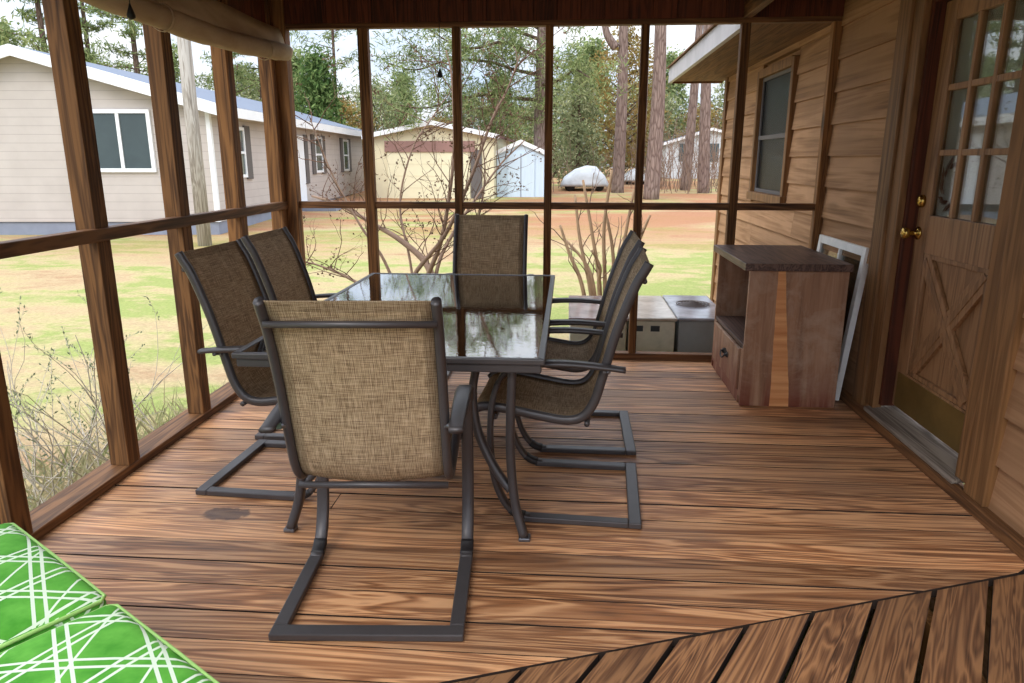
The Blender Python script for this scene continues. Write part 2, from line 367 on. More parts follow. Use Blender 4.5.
# cabinet: scuffed brown stain, with a bare orange strip on its near side
def m_cabinet(strip):
    t = NT('scuffed_cabinet_wood'+('_bare_strip' if strip else ''))
    v = t.coord('Object', (9,9,.8)); n = t.noise(v, 1.6, 5, .65, .5); sc = t.noise(t.coord('Object'), 5, 6, .75, .6)
    c = t.ramp(n, [(.3, srgb(128,94,72)), (.55, srgb(168,128,100)), (.75, srgb(194,156,128))])
    c = t.mix(t.ramp(sc, [(.46, (0,0,0)), (.66, (.7,.7,.7))]), c, srgb(190,162,140))
    tc = t.n('ShaderNodeTexCoord'); sp = t.n('ShaderNodeSeparateXYZ'); t.l(tc.outputs['Object'], sp.inputs[0])
    low = t.math('MULTIPLY', t.ramp(sp.outputs[2], [(.0, (1,1,1)), (.30, (0,0,0))]), t.ramp(t.noise(v, 1.1, 4), [(.36, (0,0,0)), (.52, (.9,.9,.9))]))
    c = t.mix(low, c, srgb(116,54,38))
    if strip:
        z = sp.outputs[2]; x = sp.outputs[0]; wob = t.math('MULTIPLY', t.math('SUBTRACT', t.noise(t.coord('Object', (1,1,9)), 1.0, 3), .5), .012)
        lo = t.math('ADD', t.math('MULTIPLY', z, -.021), -.05); hi = t.math('ADD', t.math('MULTIPLY', z, -.111), .062)
        xx = t.math('ADD', x, wob)
        k = t.math('MULTIPLY', t.math('GREATER_THAN', xx, lo), t.math('LESS_THAN', xx, hi))
        g = t.noise(t.coord('Object', (1.5,1,30)), 1.0, 4, .6)
        c = t.mix(k, c, t.ramp(g, [(.3, srgb(206,134,80)), (.7, srgb(240,180,124))]))
    return t.bsdf(c, .6, 0, n, .25, .004, .35)
M['cab'] = m_cabinet(False); M['cab_strip'] = m_cabinet(True)
M['cab_top'] = wood('dark_cabinet_top', srgb(112,88,78), srgb(76,56,50), srgb(40,27,24), 'Y', None, .42, 1.0, .3, srgb(50,34,30), .1, .25, .45, 8)

# ------------------------------------------------------------------ porch shell
XL, XW, YB = -1.98, 1.72, 5.02       # inner face of the yard side, house wall, back screen
ZO, ZC = 2.25, 2.43                  # top of the openings, ceiling
seam = lambda x: 1.783+.36*x
# floor: lengthwise boards cut along the slanting seam, then the slanting boards
fb = MB(); p = .1405; y = -2.0; g1 = .002
while y < 5.06:
    g0, g1 = g1, rng.choice((.0012, .002, .003, .0045)); y0, y1 = y+g0, y+p-g1
    xr0, xr1 = min(1.78, (y0-1.783)/.36), min(1.78, (y1-1.783)/.36)
    xl = -2.12
    if min(xr0, xr1) > xl+.05:
        cuts = [xl]
        if rng.random() < .25 and xr0 > 0: cuts.append(rng.uniform(-1.2, min(xr0, xr1)-.4))
        for i, c in enumerate(cuts):
            a0 = c+(.002 if i else 0); last = i == len(cuts)-1
            e0, e1 = (xr0, xr1) if last else (cuts[i+1]-.002,)*2
            dz = rng.uniform(-.0018, .0)
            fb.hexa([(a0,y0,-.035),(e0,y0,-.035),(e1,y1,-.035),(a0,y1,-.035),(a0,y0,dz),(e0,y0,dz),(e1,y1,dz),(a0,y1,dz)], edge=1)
    y += p
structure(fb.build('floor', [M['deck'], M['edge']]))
fb = MB(); d = Vector((.5, .866, 0)); c = -2.13; pc = .2255
while c < 1.75+2.2:
    w0, w1 = c+.011, c+pc-.011
    P = lambda q: Vector((q, seam(q)-.007, 0)); L = 5.0
    a, b = P(w0), P(w1)
    if a.x > 1.77:
        k = (a.x-1.77)/d.x; a = a-d*k; b = b-d*((b.x-1.77)/d.x); L = 5.0-k
    elif b.x > 1.77: b = b-d*((b.x-1.77)/d.x)
    dz = rng.uniform(-.006, -.002)
    q = [a-d*L, b-d*L, b, a]
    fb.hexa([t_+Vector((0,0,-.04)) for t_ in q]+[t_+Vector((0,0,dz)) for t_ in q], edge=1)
    c += pc
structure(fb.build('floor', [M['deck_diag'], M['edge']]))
jo = MB()
for x in (-2.1, -1.2, -.4, .4, 1.2, 1.72): jo.box(x-.02, x+.02, -2, 5.05, -.2, -.045)
jo.box(-2.12, 1.75, 5.03, 5.07, -.25, -.036); jo.box(-2.16, -2.12, -2, 5.07, -.25, -.036)
structure(jo.build('floor_joists', M['post']))

def post(name, x0, x1, y0, y1, z0, z1, mat='post', bev=.004):
    b = MB(); b.box(x0, x1, y0, y1, z0, z1); return structure(b.build(name, M[mat], bevel=bev))
# yard-side wall (left): sill plank, posts, rail
post('trim_1', XL-.14, XL, -2.0, 5.0, 0, .042, 'rail_y')
for y in (-1.0, -.3, .4, 1.05, 1.65, 2.24, 2.935, 3.625, 4.30):
    post('porch_post', XL-.092, XL-.002, y-.045, y+.045, .042, 2.43)
post('porch_post', XL-.09, XL+.0, 4.915, 4.985, .042, 2.43)
post('trim_2', XL-.045, XL+.012, -2.0, 4.985, 1.064, 1.118, 'rail_y')
# back wall: corner board, posts, rail, sill
post('trim_3', XL-.09, 1.66, YB, YB+.07, 0, .05, 'rail_x')
post('porch_post', XL-.07, XL+.075, YB-.03, YB+.06, .05, 2.43)
for x, w in ((-1.39, .070), (-.761, .056), (-.143, .052), (.478, .052), (1.114, .058)):
    post('porch_post', x-w/2, x+w/2, YB, YB+.06, .05, 2.30)
post('porch_post', 1.655, 1.712, YB, YB+.06, .05, 2.27)
post('trim_4', XL+.05, 1.66, YB+.008, YB+.055, 1.068, 1.115, 'rail_x')
post('trim_5', XL-.07, 1.70, YB-.004, YB+.06, ZO-.002, ZO+.03, 'rail_x')
# header above the back openings: vertical dark boards; lower lintel in the last bay
hb = MB(); x = XL+.05
while x < 1.10:
    hb.box(x+.001, min(x+.152, 1.10), YB-.012, YB+.02, ZO+.029, ZC); x += .153
hb.box(XL+.08, 1.10, YB+.021, YB+.03, ZO+.031, ZC)
structure(hb.build('trim_6', M['header'], bevel=.002))
post('trim_7', 1.10, 1.705, YB-.002, YB+.05, ZO+.029, ZC-.015, 'header')
post('ceiling_beam', 1.085, 1.135, -2.0, YB-.015, ZO+.02, ZC-.002, 'rail_y')
hb = MB(); y = -2.0
while y < 4.9:
    hb.box(XL-.06, XL-.02, y+.001, y+.152, ZO-.02, ZC); y += .153
structure(hb.build('trim_8', M['header'], bevel=.002))
cb = MB()
for i in range(4): cb.box(XL-.15+i*.97, XL-.15+(i+1)*.97-.004 if i < 3 else 1.95, .7, 5.15, ZC, ZC+.02)
structure(cb.build('ceiling', M['ceil']))
rb = MB(); rb.box(XL-.3, 1.95, .7, 5.14, ZC+.021, ZC+.12)
structure(rb.build('roof', M['roofing']))

# house wall (right): lap siding with openings for the door and the far window
DY0, DY1, DZ1 = 3.0, 3.87, 2.16       # door opening
WY0, WY1, WZ0, WZ1 = 5.93, 6.89, 1.12, 2.10
YE = 8.42                             # far corner of the house
wb = MB(); pitch = .1985; z = .035-pitch*3
def lap(y0, y1, z0, z1, r):
    if y1-y0 < .02 or z1-z0 < .01: return
    wb.hexa([(XW-.022,y0,z0),(XW+.03,y0,z0),(XW+.03,y1,z0),(XW-.022,y1,z0),(XW-.004,y0,z1),(XW+.03,y0,z1),(XW+.03,y1,z1),(XW-.004,y1,z1)], r)
while z < 2.42:
    z0, z1 = z, z+pitch+.006; segs = [(-2.0, YE)]
    if z0 < DZ1+.1 and z1 > 0: segs = [(-2.0, DY0-.1), (DY1+.1, YE)]
    if z1 > WZ0-.05 and z0 < WZ1+.05: segs = [s for a, b in segs for s in (((a, WY0-.05), (WY1+.05, b)) if a < WY0 < b else ((a, b),))]
    if z0 < -.01: segs = [(5.06, YE)]
    for a, b in segs:
        if b-a > 4: m = rng.uniform(a+1.5, b-1.5); lap(a, m-.001, z0, z1, rng.random()); lap(m+.001, b, z0, z1, rng.random())
        else: lap(a, b, z0, z1, rng.random())
    z += pitch
wb.box(XW+.03, XW+.05, -2, DY0-.05, -.6, 2.5); wb.box(XW+.03, XW+.05, DY1+.05, WY0, -.6, 2.5); wb.box(XW+.03, XW+.05, WY1, YE, -.6, 2.5)
wb.box(XW+.03, XW+.05, DY0-.05, DY1+.05, DZ1, 2.5); wb.box(XW+.03, XW+.05, WY0, WY1, -.6, WZ0); wb.box(XW+.03, XW+.05, WY0, WY1, WZ1, 2.5)
wb.box(XW+.05, 5.0, YE-.02, YE, -.6, 2.5)
wb.box(XW-.02, XW+.05, -2, 5.03, -.6, -.045)
structure(wb.build('wall_right', M['siding']))
cbd = MB(); cbd.box(XW-.035, XW+.02, YE-.09, YE+.02, -.6, 2.262); structure(cbd.build('corner_board', M['casing']))
# eave outside: soffit boards, fascia, roof edge
sb = MB()
for i in range(5): sb.box(1.155+i*.114, 1.155+i*.114+.111, 5.16, 8.75, 2.262, 2.282)
sb.box(1.155, 1.72, 8.73, 8.77, 2.245, 2.33)
structure(sb.build('soffit', M['ceil']))
fa = MB(); fa.box(1.115, 1.153, 5.16, 8.77, 2.25, 2.405); structure(fa.build('fascia_board', M['fascia']))
er = MB(); er.hexa([(1.09,5.16,2.406),(5,5.16,3.5),(5,8.8,3.5),(1.09,8.8,2.406),(1.09,5.16,2.42),(5,5.16,3.52),(5,8.8,3.52),(1.09,8.8,2.42)]); structure(er.build('roof', M['ceil']))

# far window in the house wall
w = structure(thing('window_1', None, None, (XW, (WY0+WY1)/2, WZ0)))
b = MB(); b.box(XW-.05, XW+.02, WY0-.06, WY0, WZ0-.06, WZ1+.06); b.box(XW-.05, XW+.02, WY1, WY1+.06, WZ0-.06, WZ1+.06)
b.box(XW-.05, XW+.02, WY0, WY1, WZ1, WZ1+.07); b.box(XW-.065, XW+.02, WY0-.07, WY1+.07, WZ0-.07, WZ0)
b.build('window_frame', M['casing'], w, .004, True)
zm = (WZ0+WZ1)/2-.02; b = MB()
b.box(XW-.015, XW+.01, WY0, WY1, zm-.018, zm+.018)
for y0, y1 in ((WY0, WY0+.03), (WY1-.03, WY1)): b.box(XW-.012, XW+.01, y0, y1, WZ0, WZ1)
for z0, z1 in ((WZ0, WZ0+.03), (WZ1-.03, WZ1)): b.box(XW-.012, XW+.01, WY0+.03, WY1-.03, z0, z1)
b.build('sash', M['shutter'], w, .002, True)
b = MB(); b.box(XW+.0, XW+.006, WY0+.03, WY1-.03, WZ0+.03, WZ1-.03); b.build('pane', M['pane_dull'], w, 0, True)
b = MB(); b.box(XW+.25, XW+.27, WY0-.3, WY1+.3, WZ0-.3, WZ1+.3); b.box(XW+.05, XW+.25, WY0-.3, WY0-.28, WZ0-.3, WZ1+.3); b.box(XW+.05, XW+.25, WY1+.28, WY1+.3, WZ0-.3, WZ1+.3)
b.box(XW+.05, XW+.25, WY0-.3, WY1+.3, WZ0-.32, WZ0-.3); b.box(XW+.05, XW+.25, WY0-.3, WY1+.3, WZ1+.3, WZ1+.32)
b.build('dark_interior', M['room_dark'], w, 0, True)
b = MB(); b.box(XW+.02, XW+.05, WY0+.12, WY0+.15, WZ0+.03, WZ1-.05); b.box(XW+.02, XW+.05, WY0+.15, WY0+.55, WZ0+.28, WZ0+.31); b.build('inner_muntin', M['white_trim'], w, 0, True)

# baseboard strip and threshold along the house wall
post('baseboard_right', 1.655, 1.70, -2.0, YB-.02, 0, .05, 'rail_y')
b = MB(); b.hexa([(1.66,DY0-.04,.051),(1.86,DY0-.04,.075),(1.86,DY1+.04,.075),(1.66,DY1+.04,.051),(1.66,DY0-.04,.072),(1.86,DY0-.04,.098),(1.86,DY1+.04,.098),(1.66,DY1+.04,.072)])
structure(b.build('trim_9', M['sillgrey'], bevel=.004))

# door in the house wall
dr = structure(thing('door_1', None, None, (1.80, DY0, .1)))
b = MB(); b.box(XW-.045, XW+.02, DY1+.105, DY1+.25, .05, 2.3); b.box(XW-.03, XW+.02, DY1-.0, DY1+.105, .075, DZ1+.1)
b.box(XW-.045, XW+.02, DY0-.25, DY0-.105, .05, 2.3); b.box(XW-.03, XW+.02, DY0-.105, DY0, .075, DZ1+.1)
b.box(XW-.045, XW+.02, DY0-.104, DY1+.104, DZ1+.02, DZ1+.16); b.build('casing', M['casing'], dr, .005, True)
b = MB(); b.box(XW-.0, XW+.14, DY1-.03, DY1, .1, DZ1); b.box(XW-.0, XW+.14, DY0, DY0+.03, .1, DZ1); b.box(XW-.0, XW+.14, DY0+.03, DY1-.03, DZ1-.03, DZ1)
b.build('jamb', M['header'], dr, .003, True)
dy0, dy1, dx, dz0, dz1 = DY0+.034, DY1-.034, 1.775, .115, DZ1-.035
GY0, GY1, GZ0, GZ1 = dy0+.115, dy1-.115, 1.135, 2.03
PZ0, PZ1 = .318, .95
b = MB(); b.box(dx, dx+.042, dy0, GY0, dz0, dz1); b.box(dx, dx+.042, GY1, dy1, dz0, dz1)
for z0, z1 in ((dz0, PZ0), (PZ1, GZ0), (GZ1, dz1)): b.box(dx, dx+.042, GY0+.0005, GY1-.0005, z0, z1)
leaf = b.build('door_leaf', M['door'], dr, .003, True)
b = MB(); b.box(dx+.022, dx+.036, GY0-.01, GY1+.01, PZ0-.01, PZ1+.01)
b.build('lower_panel', M['door'], leaf, 0, True)
b = MB()
for (ya, za), (yb, zb) in (((GY0+.02, PZ0+.03), (GY1-.02, PZ1-.03)), ((GY1-.02, PZ0+.03), (GY0+.02, PZ1-.03))):
    e_ = .0 if ya < yb and za < zb and yb == GY1-.02 and ya == GY0+.02 else .0025
    b.bar((dx+.012+e_, ya, za), (dx+.012+e_, yb, zb), .10, .02, (1,0,0)); b.bar((dx+.004+e_, ya, za), (dx+.004+e_, yb, zb), .035, .012, (1,0,0))
for z in (PZ0+.012, PZ1-.012): b.box(dx+.004, dx+.03, GY0, GY1, z-.012, z+.012)
for y in (GY0+.012, GY1-.012): b.box(dx+.004, dx+.03, y-.012, y+.012, PZ0+.024, PZ1-.024)
b.build('cross_brace', M['door'], leaf, .003, True)
b = MB(); gw = (GY1-GY0)/3; gh = (GZ1-GZ0)/3
for i in (1, 2): b.box(dx+.004, dx+.038, GY0+i*gw-.014, GY0+i*gw+.014, GZ0, GZ1)
for i in (1, 2): b.box(dx+.006, dx+.036, GY0, GY1, GZ0+i*gh-.014, GZ0+i*gh+.014)
b.build('muntin', M['door'], leaf, .003, True)
b = MB(); b.box(dx+.019, dx+.024, GY0, GY1, GZ0, GZ1); b.build('pane', M['pane'], leaf, 0, True)
b = MB(); n = 40
vs = [(dx+.034+.004*math.sin(i*1.15), GY0-.04+(GY1-GY0+.08)*i/n, z) for z in (1.0, 2.1) for i in range(n+1)]
b.add(vs, [(i, i+1, n+2+i, n+1+i) for i in range(n)], .5, True); b.build('door_curtain', M['curtain'], leaf, 0, True)
b = MB()
for k in range(22):                                    # wreath of red leaves hung inside the glass
    a = k/22*2*math.pi+.2; rr = .10+.012*math.sin(k*2.1); cy, cz = GY1-.10+rr*math.cos(a)*.75, 1.285+rr*math.sin(a)
    u = Vector((0, math.cos(a+.9), math.sin(a+.9)))*.028; v = Vector((0, -u.z, u.y))*.45; c = Vector((dx+.026, cy, cz)); e = Vector((.002,0,0))
    b.prism([c-u, c+v*.9-u*.2, c+u*1.1, c-v*.9-u*.2], e)
b.build('leaf_wreath', M['leaf_red'], leaf, 0, True)
b = MB(); b.box(dx-.003, dx+.001, dy0+.03, dy1-.03, dz0+.005, .305); b.build('kick_plate', M['brass_old'], leaf, .001, True)
b = MB(); ky = dy1-.035
b.lathe((dx, ky, 1.04), [(.033,0),(.033,-.006),(.022,-.012),(.012,-.018),(.012,-.042),(.024,-.05),(.030,-.062),(.029,-.074),(.020,-.082),(.004,-.084)], 20, 'X')
b.build('door_knob', M['brass'], leaf, 0, True)
b = MB(); b.lathe((dx, ky, 1.2), [(.032,0),(.032,-.012),(.026,-.022),(.018,-.026),(.004,-.027)], 20, 'X'); b.build('deadbolt', M['brass'], leaf, 0, True)

# ------------------------------------------------------------------ patio chairs
RAIL = [(.014,1.036),(.03,1.006),(.065,.94),(.125,.77),(.172,.59),(.200,.495),(.24,.437),(.30,.418),(.40,.430),(.50,.448),(.60,.462),(.65,.456),(.68,.430)]
def make_chair():
    root = thing('patio_chair', 'x', 'chair', (0,0,0))
    rail = crom([(u, 0, z) for u, z in RAIL], 6)
    for s in (-1, 1):
        b = MB(); b.sweep([p_+Vector((0, s*.2365, 0)) for p_ in rail], rrect(.027, .036, .009), (0,1,0)); b.build('side_rail', M['steel'], root)
    # sling cloth, hung slightly slack between the rails
    b = MB(); n = len(rail); nx = 12; vs = []; uv = []; acc = 0
    for i, p_ in enumerate(rail):
        if i: acc += (rail[i]-rail[i-1]).length
        t = (rail[min(i+1, n-1)]-rail[max(i-1, 0)]).normalized(); nr = Vector((0,1,0)).cross(t)
        sag = .022*math.sin(math.pi*min(1, max(0, i/(n-1))))
        for j in range(nx+1):
            q = -1+2*j/nx; vs.append(p_+Vector((0, q*.226, 0))+nr*(sag*(1-q*q))); uv.append((q*.226, acc))
    fs = [(i*(nx+1)+j, i*(nx+1)+j+1, (i+1)*(nx+1)+j+1, (i+1)*(nx+1)+j) for i in range(n-1) for j in range(nx)]
    b.add(vs, fs, .5, True, 0, [[uv[k] for k in f] for f in fs])
    o = b.build('sling', M['sling'], root); md = o.modifiers.new('t', 'SOLIDIFY'); md.thickness = .003; md.offset = 0
    b = MB(); b.tube([(.028, -.235, .968), (.028, .235, .968)], .010, 10); b.build('back_crossbar', M['steel'], root)
    b = MB(); b.tube([(.224, -.235, .404), (.224, .235, .404)], .011, 10); b.build('seat_crossbar', M['steel'], root)
    # base: rear bar and two runners lying on the deck
    b = MB(); b.box(0, .05, -.2925, .2925, 0, .024)
    for s in (-1, 1): b.box(.0505, .47, s*.27-.0225, s*.27+.0225, 0, .024)
    b.build('base', M['steel'], root, .004)
    leg = crom([(.44,0,.013),(.50,0,.030),(.548,0,.085),(.582,0,.175),(.597,0,.29),(.597,0,.40),(.588,0,.50),(.565,0,.575)], 6)
    arm = crom([(.568,0,.570),(.54,0,.612),(.49,0,.640),(.42,0,.653),(.30,0,.657),(.18,0,.650),(.085,0,.640)], 6)
    for s in (-1, 1):
        b = MB(); b.sweep([p_+Vector((0, s*.27, 0)) for p_ in leg], rrect(.043, .022, .005), (0,1,0)); lg = b.build('spring_leg', M['steel'], root)
        b = MB(); b.sweep([p_+Vector((0, s*.27, 0)) for p_ in leg[2:9]], rrect(.046, .026, .005), (0,1,0)); b.build('sleeve', M['steel_dk'], lg)
        b = MB(); m_ = len(arm); b.sweep([p_+Vector((0, s*.275, 0)) for p_ in arm], rrect(.05, .020, .007), (0,1,0), scale=[.86+.24*math.sin(math.pi*min(1, i/m_*1.1)) for i in range(m_)]); b.build('armrest', M['steel'], root)
        b = MB(); b.tube([(.15, s*.235, .632), (.15, s*.285, .632)], .009, 8); b.box(.14, .168, s*.256-.008, s*.256+.008, .622, .643); b.build('bracket', M['zinc'], root)
    b = MB(); b.box(.575, .600, -.25, .25, .412, .434); b.build('front_crossbar', M['steel'], root, .003)
    return root
chair0 = make_chair()
G = 'sling patio chairs around the table'
spots = [
 ((-.58, 1.815), 94.0, 'brown sling patio chair seen from behind at the near end of the glass table'),
 ((.324, 2.848), 177.0, 'brown sling patio chair on the cabinet side of the table, the closer of that pair'),
 ((.356, 3.575), 179.5, 'brown sling patio chair on the cabinet side of the table, nearer the air conditioners'),
 ((-1.562, 3.0), -3.0, 'brown sling patio chair on the neighbour-house side of the table, overlapping the one behind'),
 ((-1.585, 3.63), -1.0, 'brown sling patio chair between the table and the wooden corner post, partly hidden'),
 ((-.518, 4.90), -90.5, 'brown sling patio chair at the far end of the glass table, back against the screen')]
for i, ((x, y), a, lab) in enumerate(spots):
    o = chair0 if i == 0 else copy_tree(chair0)
    o.location = (x, y, .001); o.rotation_euler = (0, 0, R(a)); tag(o, lab, 'chair', G)

# ------------------------------------------------------------------ glass table
TX0, TX1, TY0, TY1, TZ = -1.212, -.072, 2.418, 4.338, .72
tb = thing('patio_table', 'long patio table with a wet-looking glass top and curved dark metal legs', 'table', ((TX0+TX1)/2, (TY0+TY1)/2, 0))
b = MB(); fw = .032
def tframe(o0, z0, z1, w):
    x0, x1, y0, y1 = TX0+o0, TX1-o0, TY0+o0, TY1-o0
    b.prism([(x0,y0,z0),(x1,y0,z0),(x1-w,y0+w,z0),(x0+w,y0+w,z0)], (0,0,z1-z0)); b.prism([(x0,y1,z0),(x1,y1,z0),(x1-w,y1-w,z0),(x0+w,y1-w,z0)], (0,0,z1-z0))
    b.prism([(x0,y0,z0),(x0,y1,z0),(x0+w,y1-w,z0),(x0+w,y0+w,z0)], (0,0,z1-z0)); b.prism([(x1,y0,z0),(x1,y1,z0),(x1-w,y1-w,z0),(x1-w,y0+w,z0)], (0,0,z1-z0))
tframe(0, TZ-.022, TZ, fw*.8); tframe(.012, TZ-.055, TZ-.0225, fw)
b.build('table_frame', M['steel'], tb, .004, True)
b = MB(); q = fw*.8-.004; b.box(TX0+q, TX1-q, TY0+q, TY1-q, TZ-.010, TZ-.003); b.build('glass_top', M['table_glass'], tb, 0, True)
for sx, sy in ((1,-1), (-1,-1), (1,1), (-1,1)):
    cx, cy = (-.142 if sx > 0 else -1.055), (TY0+.03 if sy < 0 else TY1-.03)
    P = lambda i, j, z: (cx-sx*i, cy-sy*j, z)
    b = MB(); b.sweep(crom([P(.050,.045,.668), P(.056,.045,.50), P(.056,.04,.32), P(.038,.025,.14), P(.002,0,.012)], 7), rrect(.044, .032, .007))
    lg = b.build('leg', M['steel'], tb, 0, True)
    b = MB(); b.sweep(crom([P(.185,.09,.668), P(.205,.10,.54), P(.185,.09,.40), P(.135,.07,.29), P(.085,.052,.215), P(.055,.04,.185)], 7), rrect(.044, .03, .007)); b.build('curved_brace', M['steel'], lg, 0, True)
    b = MB(); b.box(cx-.022, cx+.022, cy-.022, cy+.022, 0, .016); b.build('foot', M['zinc'], lg, .004, True)

# ------------------------------------------------------------------ scuffed cabinet by the house wall
CX0, CX1, CY0, CY1, CZ = 1.025, 1.567, 4.075, 4.935, .80
cb_ = thing('wooden_cabinet', 'scuffed brown wooden cabinet with open shelf bay and one drawer, against the wall', 'cabinet', ((CX0+CX1)/2-.05, (CY0+CY1)/2, 0))
b = MB(); b.box(CX0, CX1, CY0, CY0+.022, 0.0, CZ); b.build('side_panel', M['cab_strip'], cb_, .002, True)
b = MB(); b.box(CX0, CX1, CY1-.022, CY1, 0, CZ); b.build('side_panel', M['cab'], cb_, .002, True)
b = MB(); b.box(CX1-.015, CX1, CY0+.0225, CY1-.0225, .02, CZ); b.build('back_panel', M['cab'], cb_, 0, True)
b = MB(); b.box(CX0+.004, CX1-.0155, CY0+.0225, CY1-.0225, .335, .360); b.build('shelf', M['cab_top'], cb_, .002, True)
b = MB(); b.box(CX0+.01, CX1-.0155, CY0+.0225, CY1-.0225, .02, .045); b.box(CX0, CX0+.02, CY0+.0225, CY0+.065, .045, .334); b.box(CX0, CX0+.02, CY1-.065, CY1-.0225, .045, .334); b.box(CX0, CX0+.02, CY0+.065, CY1-.065, .0, .075)
b.build('face_frame', M['cab'], cb_, .002, True)
b = MB(); b.box(CX0-.012, CX0+.012, CY0+.075, CY1-.075, .08, .325); dw = b.build('drawer', M['cab'], cb_, .004, True)
b = MB(); ym = (CY0+CY1)/2-.03
for dy in (-.055, .055): b.lathe((CX0-.012, ym+dy, .215), [(.018,0),(.016,-.006),(.006,-.01),(.006,-.022)], 12, 'X')
b.tube(crom([(CX0-.03, ym-.055, .215), (CX0-.036, ym-.03, .195), (CX0-.038, ym, .188), (CX0-.036, ym+.03, .195), (CX0-.03, ym+.055, .215)], 5), .005, 8)
b.prism([(CX0-.0125, ym-.075, .215), (CX0-.0125, ym-.03, .235), (CX0-.0125, ym, .245), (CX0-.0125, ym+.03, .235), (CX0-.0125, ym+.075, .215), (CX0-.0125, ym, .19)], (-.003,0,0))
b.build('handle', M['steel_dk'], dw, 0, True)
b = MB(); b.box(CX0-.035, CX1+.005, CY0-.03, CY1+.03, CZ+.0005, CZ+.042); b.build('cabinet_top', M['cab_top'], cb_, .003, True)

# ------------------------------------------------------------------ white window sash leaning on the wall
sash = thing('window_sash', 'chipped white window sash leaning on the siding behind the cabinet', 'window sash', (1.615, 4.60, .002))
def lean(b, y0, y1, z0, z1, th=.035):
    f = lambda z: 1.603+.085*z/.9
    b.hexa([(f(z0),y0,z0),(f(z0)+th,y0,z0),(f(z0)+th,y1,z0),(f(z0),y1,z0),(f(z1),y0,z1),(f(z1)+th,y0,z1),(f(z1)+th,y1,z1),(f(z1),y1,z1)])
b = MB(); ya, yb = 4.20, 4.985
lean(b, ya, ya+.05, .003, .915); lean(b, yb-.05, yb, .003, .915); lean(b, ya+.0505, yb-.0505, .003, .08); lean(b, ya+.0505, yb-.0505, .865, .915)
b.build('sash_frame', M['whitepaint'], sash, .003, True)
b = MB(); ym = (ya+yb)/2; lean(b, ym-.013, ym+.013, .081, .8645, .03); b.build('muntin', M['whitepaint'], sash, .002, True)
b = MB()
f = lambda z: 1.603+.085*z/.9+.015
b.hexa([(f(.08),ya+.05,.08),(f(.08)+.004,ya+.05,.08),(f(.08)+.004,yb-.05,.08),(f(.08),yb-.05,.08),(f(.865),ya+.05,.865),(f(.865)+.004,ya+.05,.865),(f(.865)+.004,yb-.05,.865),(f(.865),yb-.05,.865)])
b.build('pane', M['pane'], sash, 0, True)

# ------------------------------------------------------------------ rolled canvas blind, cords
bl = thing('canvas_blind', 'rolled tan canvas blind hung along the header above the yard-side posts', 'blind', (-1.9, 3.2, 2.0))
b = MB(); pts = crom([(-1.895, y_, z_) for y_, z_ in ((.3,2.09),(1.2,2.085),(2.0,2.065),(2.6,2.055),(3.2,2.045),(3.75,2.035),(4.3,2.05),(4.7,2.075),(4.965,2.095))], 6)
n = 14; prof = []
for j in range(n): a = 2*math.pi*j/n; prof.append((.050*math.cos(a)*(1+.08*math.sin(3*a)), .055*math.sin(a)))
b.sweep(pts, prof, (1,0,0), scale=[1+.05*math.sin(i*.9)+.03*math.sin(i*2.3) for i in range(len(pts))])
b.build('canvas_roll', M['canvas'], bl, 0, True)
b = MB(); n = 40; rows = [(-1.935, .02), (-1.918, .35), (-1.895, .7), (-1.88, 1.0)]; vs = []
for x_, k in rows:
    for i in range(n+1):
        y_ = .3+4.665*i/n; zt = 2.245; zb = 2.07
        vs.append((x_+.008*math.sin(i*.8+k*3), y_, zt+(zb-zt)*k))
m = n+1; b.add(vs, [(r_*m+i, r_*m+i+1, (r_+1)*m+i+1, (r_+1)*m+i) for r_ in range(3) for i in range(n)], .5, True)
o = b.build('canvas_flap', M['canvas'], bl, 0, True); md = o.modifiers.new('t', 'SOLIDIFY'); md.thickness = .004
for y_ in (2.2, 3.45, 4.6):
    b = MB(); a_ = [2*math.pi*j/16 for j in range(17)]; zc = [p_.z for p_ in pts if abs(p_.y-y_) < .1][0]
    b.sweep([(-1.895+.058*math.cos(t_), y_, zc+.062*math.sin(t_)) for t_ in a_], rrect(.02, .003, .001), (0,1,0), cap=False); b.build('strap', M['canvas'], bl, 0, True)
def pull(label, x, y, ztop, zbot, r):
    t = thing('blind_pull', label, 'cord', (x, y, zbot))
    b = MB(); b.tube([(x, y, ztop), (x+.004, y, (ztop+zbot)/2), (x, y, zbot+.03)], .0022, 6); b.build('cord', M['black'], t, 0, True)
    b = MB(); b.lathe((x, y, zbot), [(.003,0),(r,.006),(r*1.05,.016),(r*.75,.032),(r*.35,.05),(.003,.06)], 14); b.build('pull_knob', M['black'], t, 0, True)
p_ = at(440, 78, 4.9); pull('black pear-shaped pull on a thin cord hanging before the back screen', p_.x, 4.9, ZC, p_.z, .019)
p_ = at(130, 20, 3.0); pull('black round knob on a short cord hanging beside the rolled canvas blind', -1.79, 3.02, ZC, 1.955, .016)

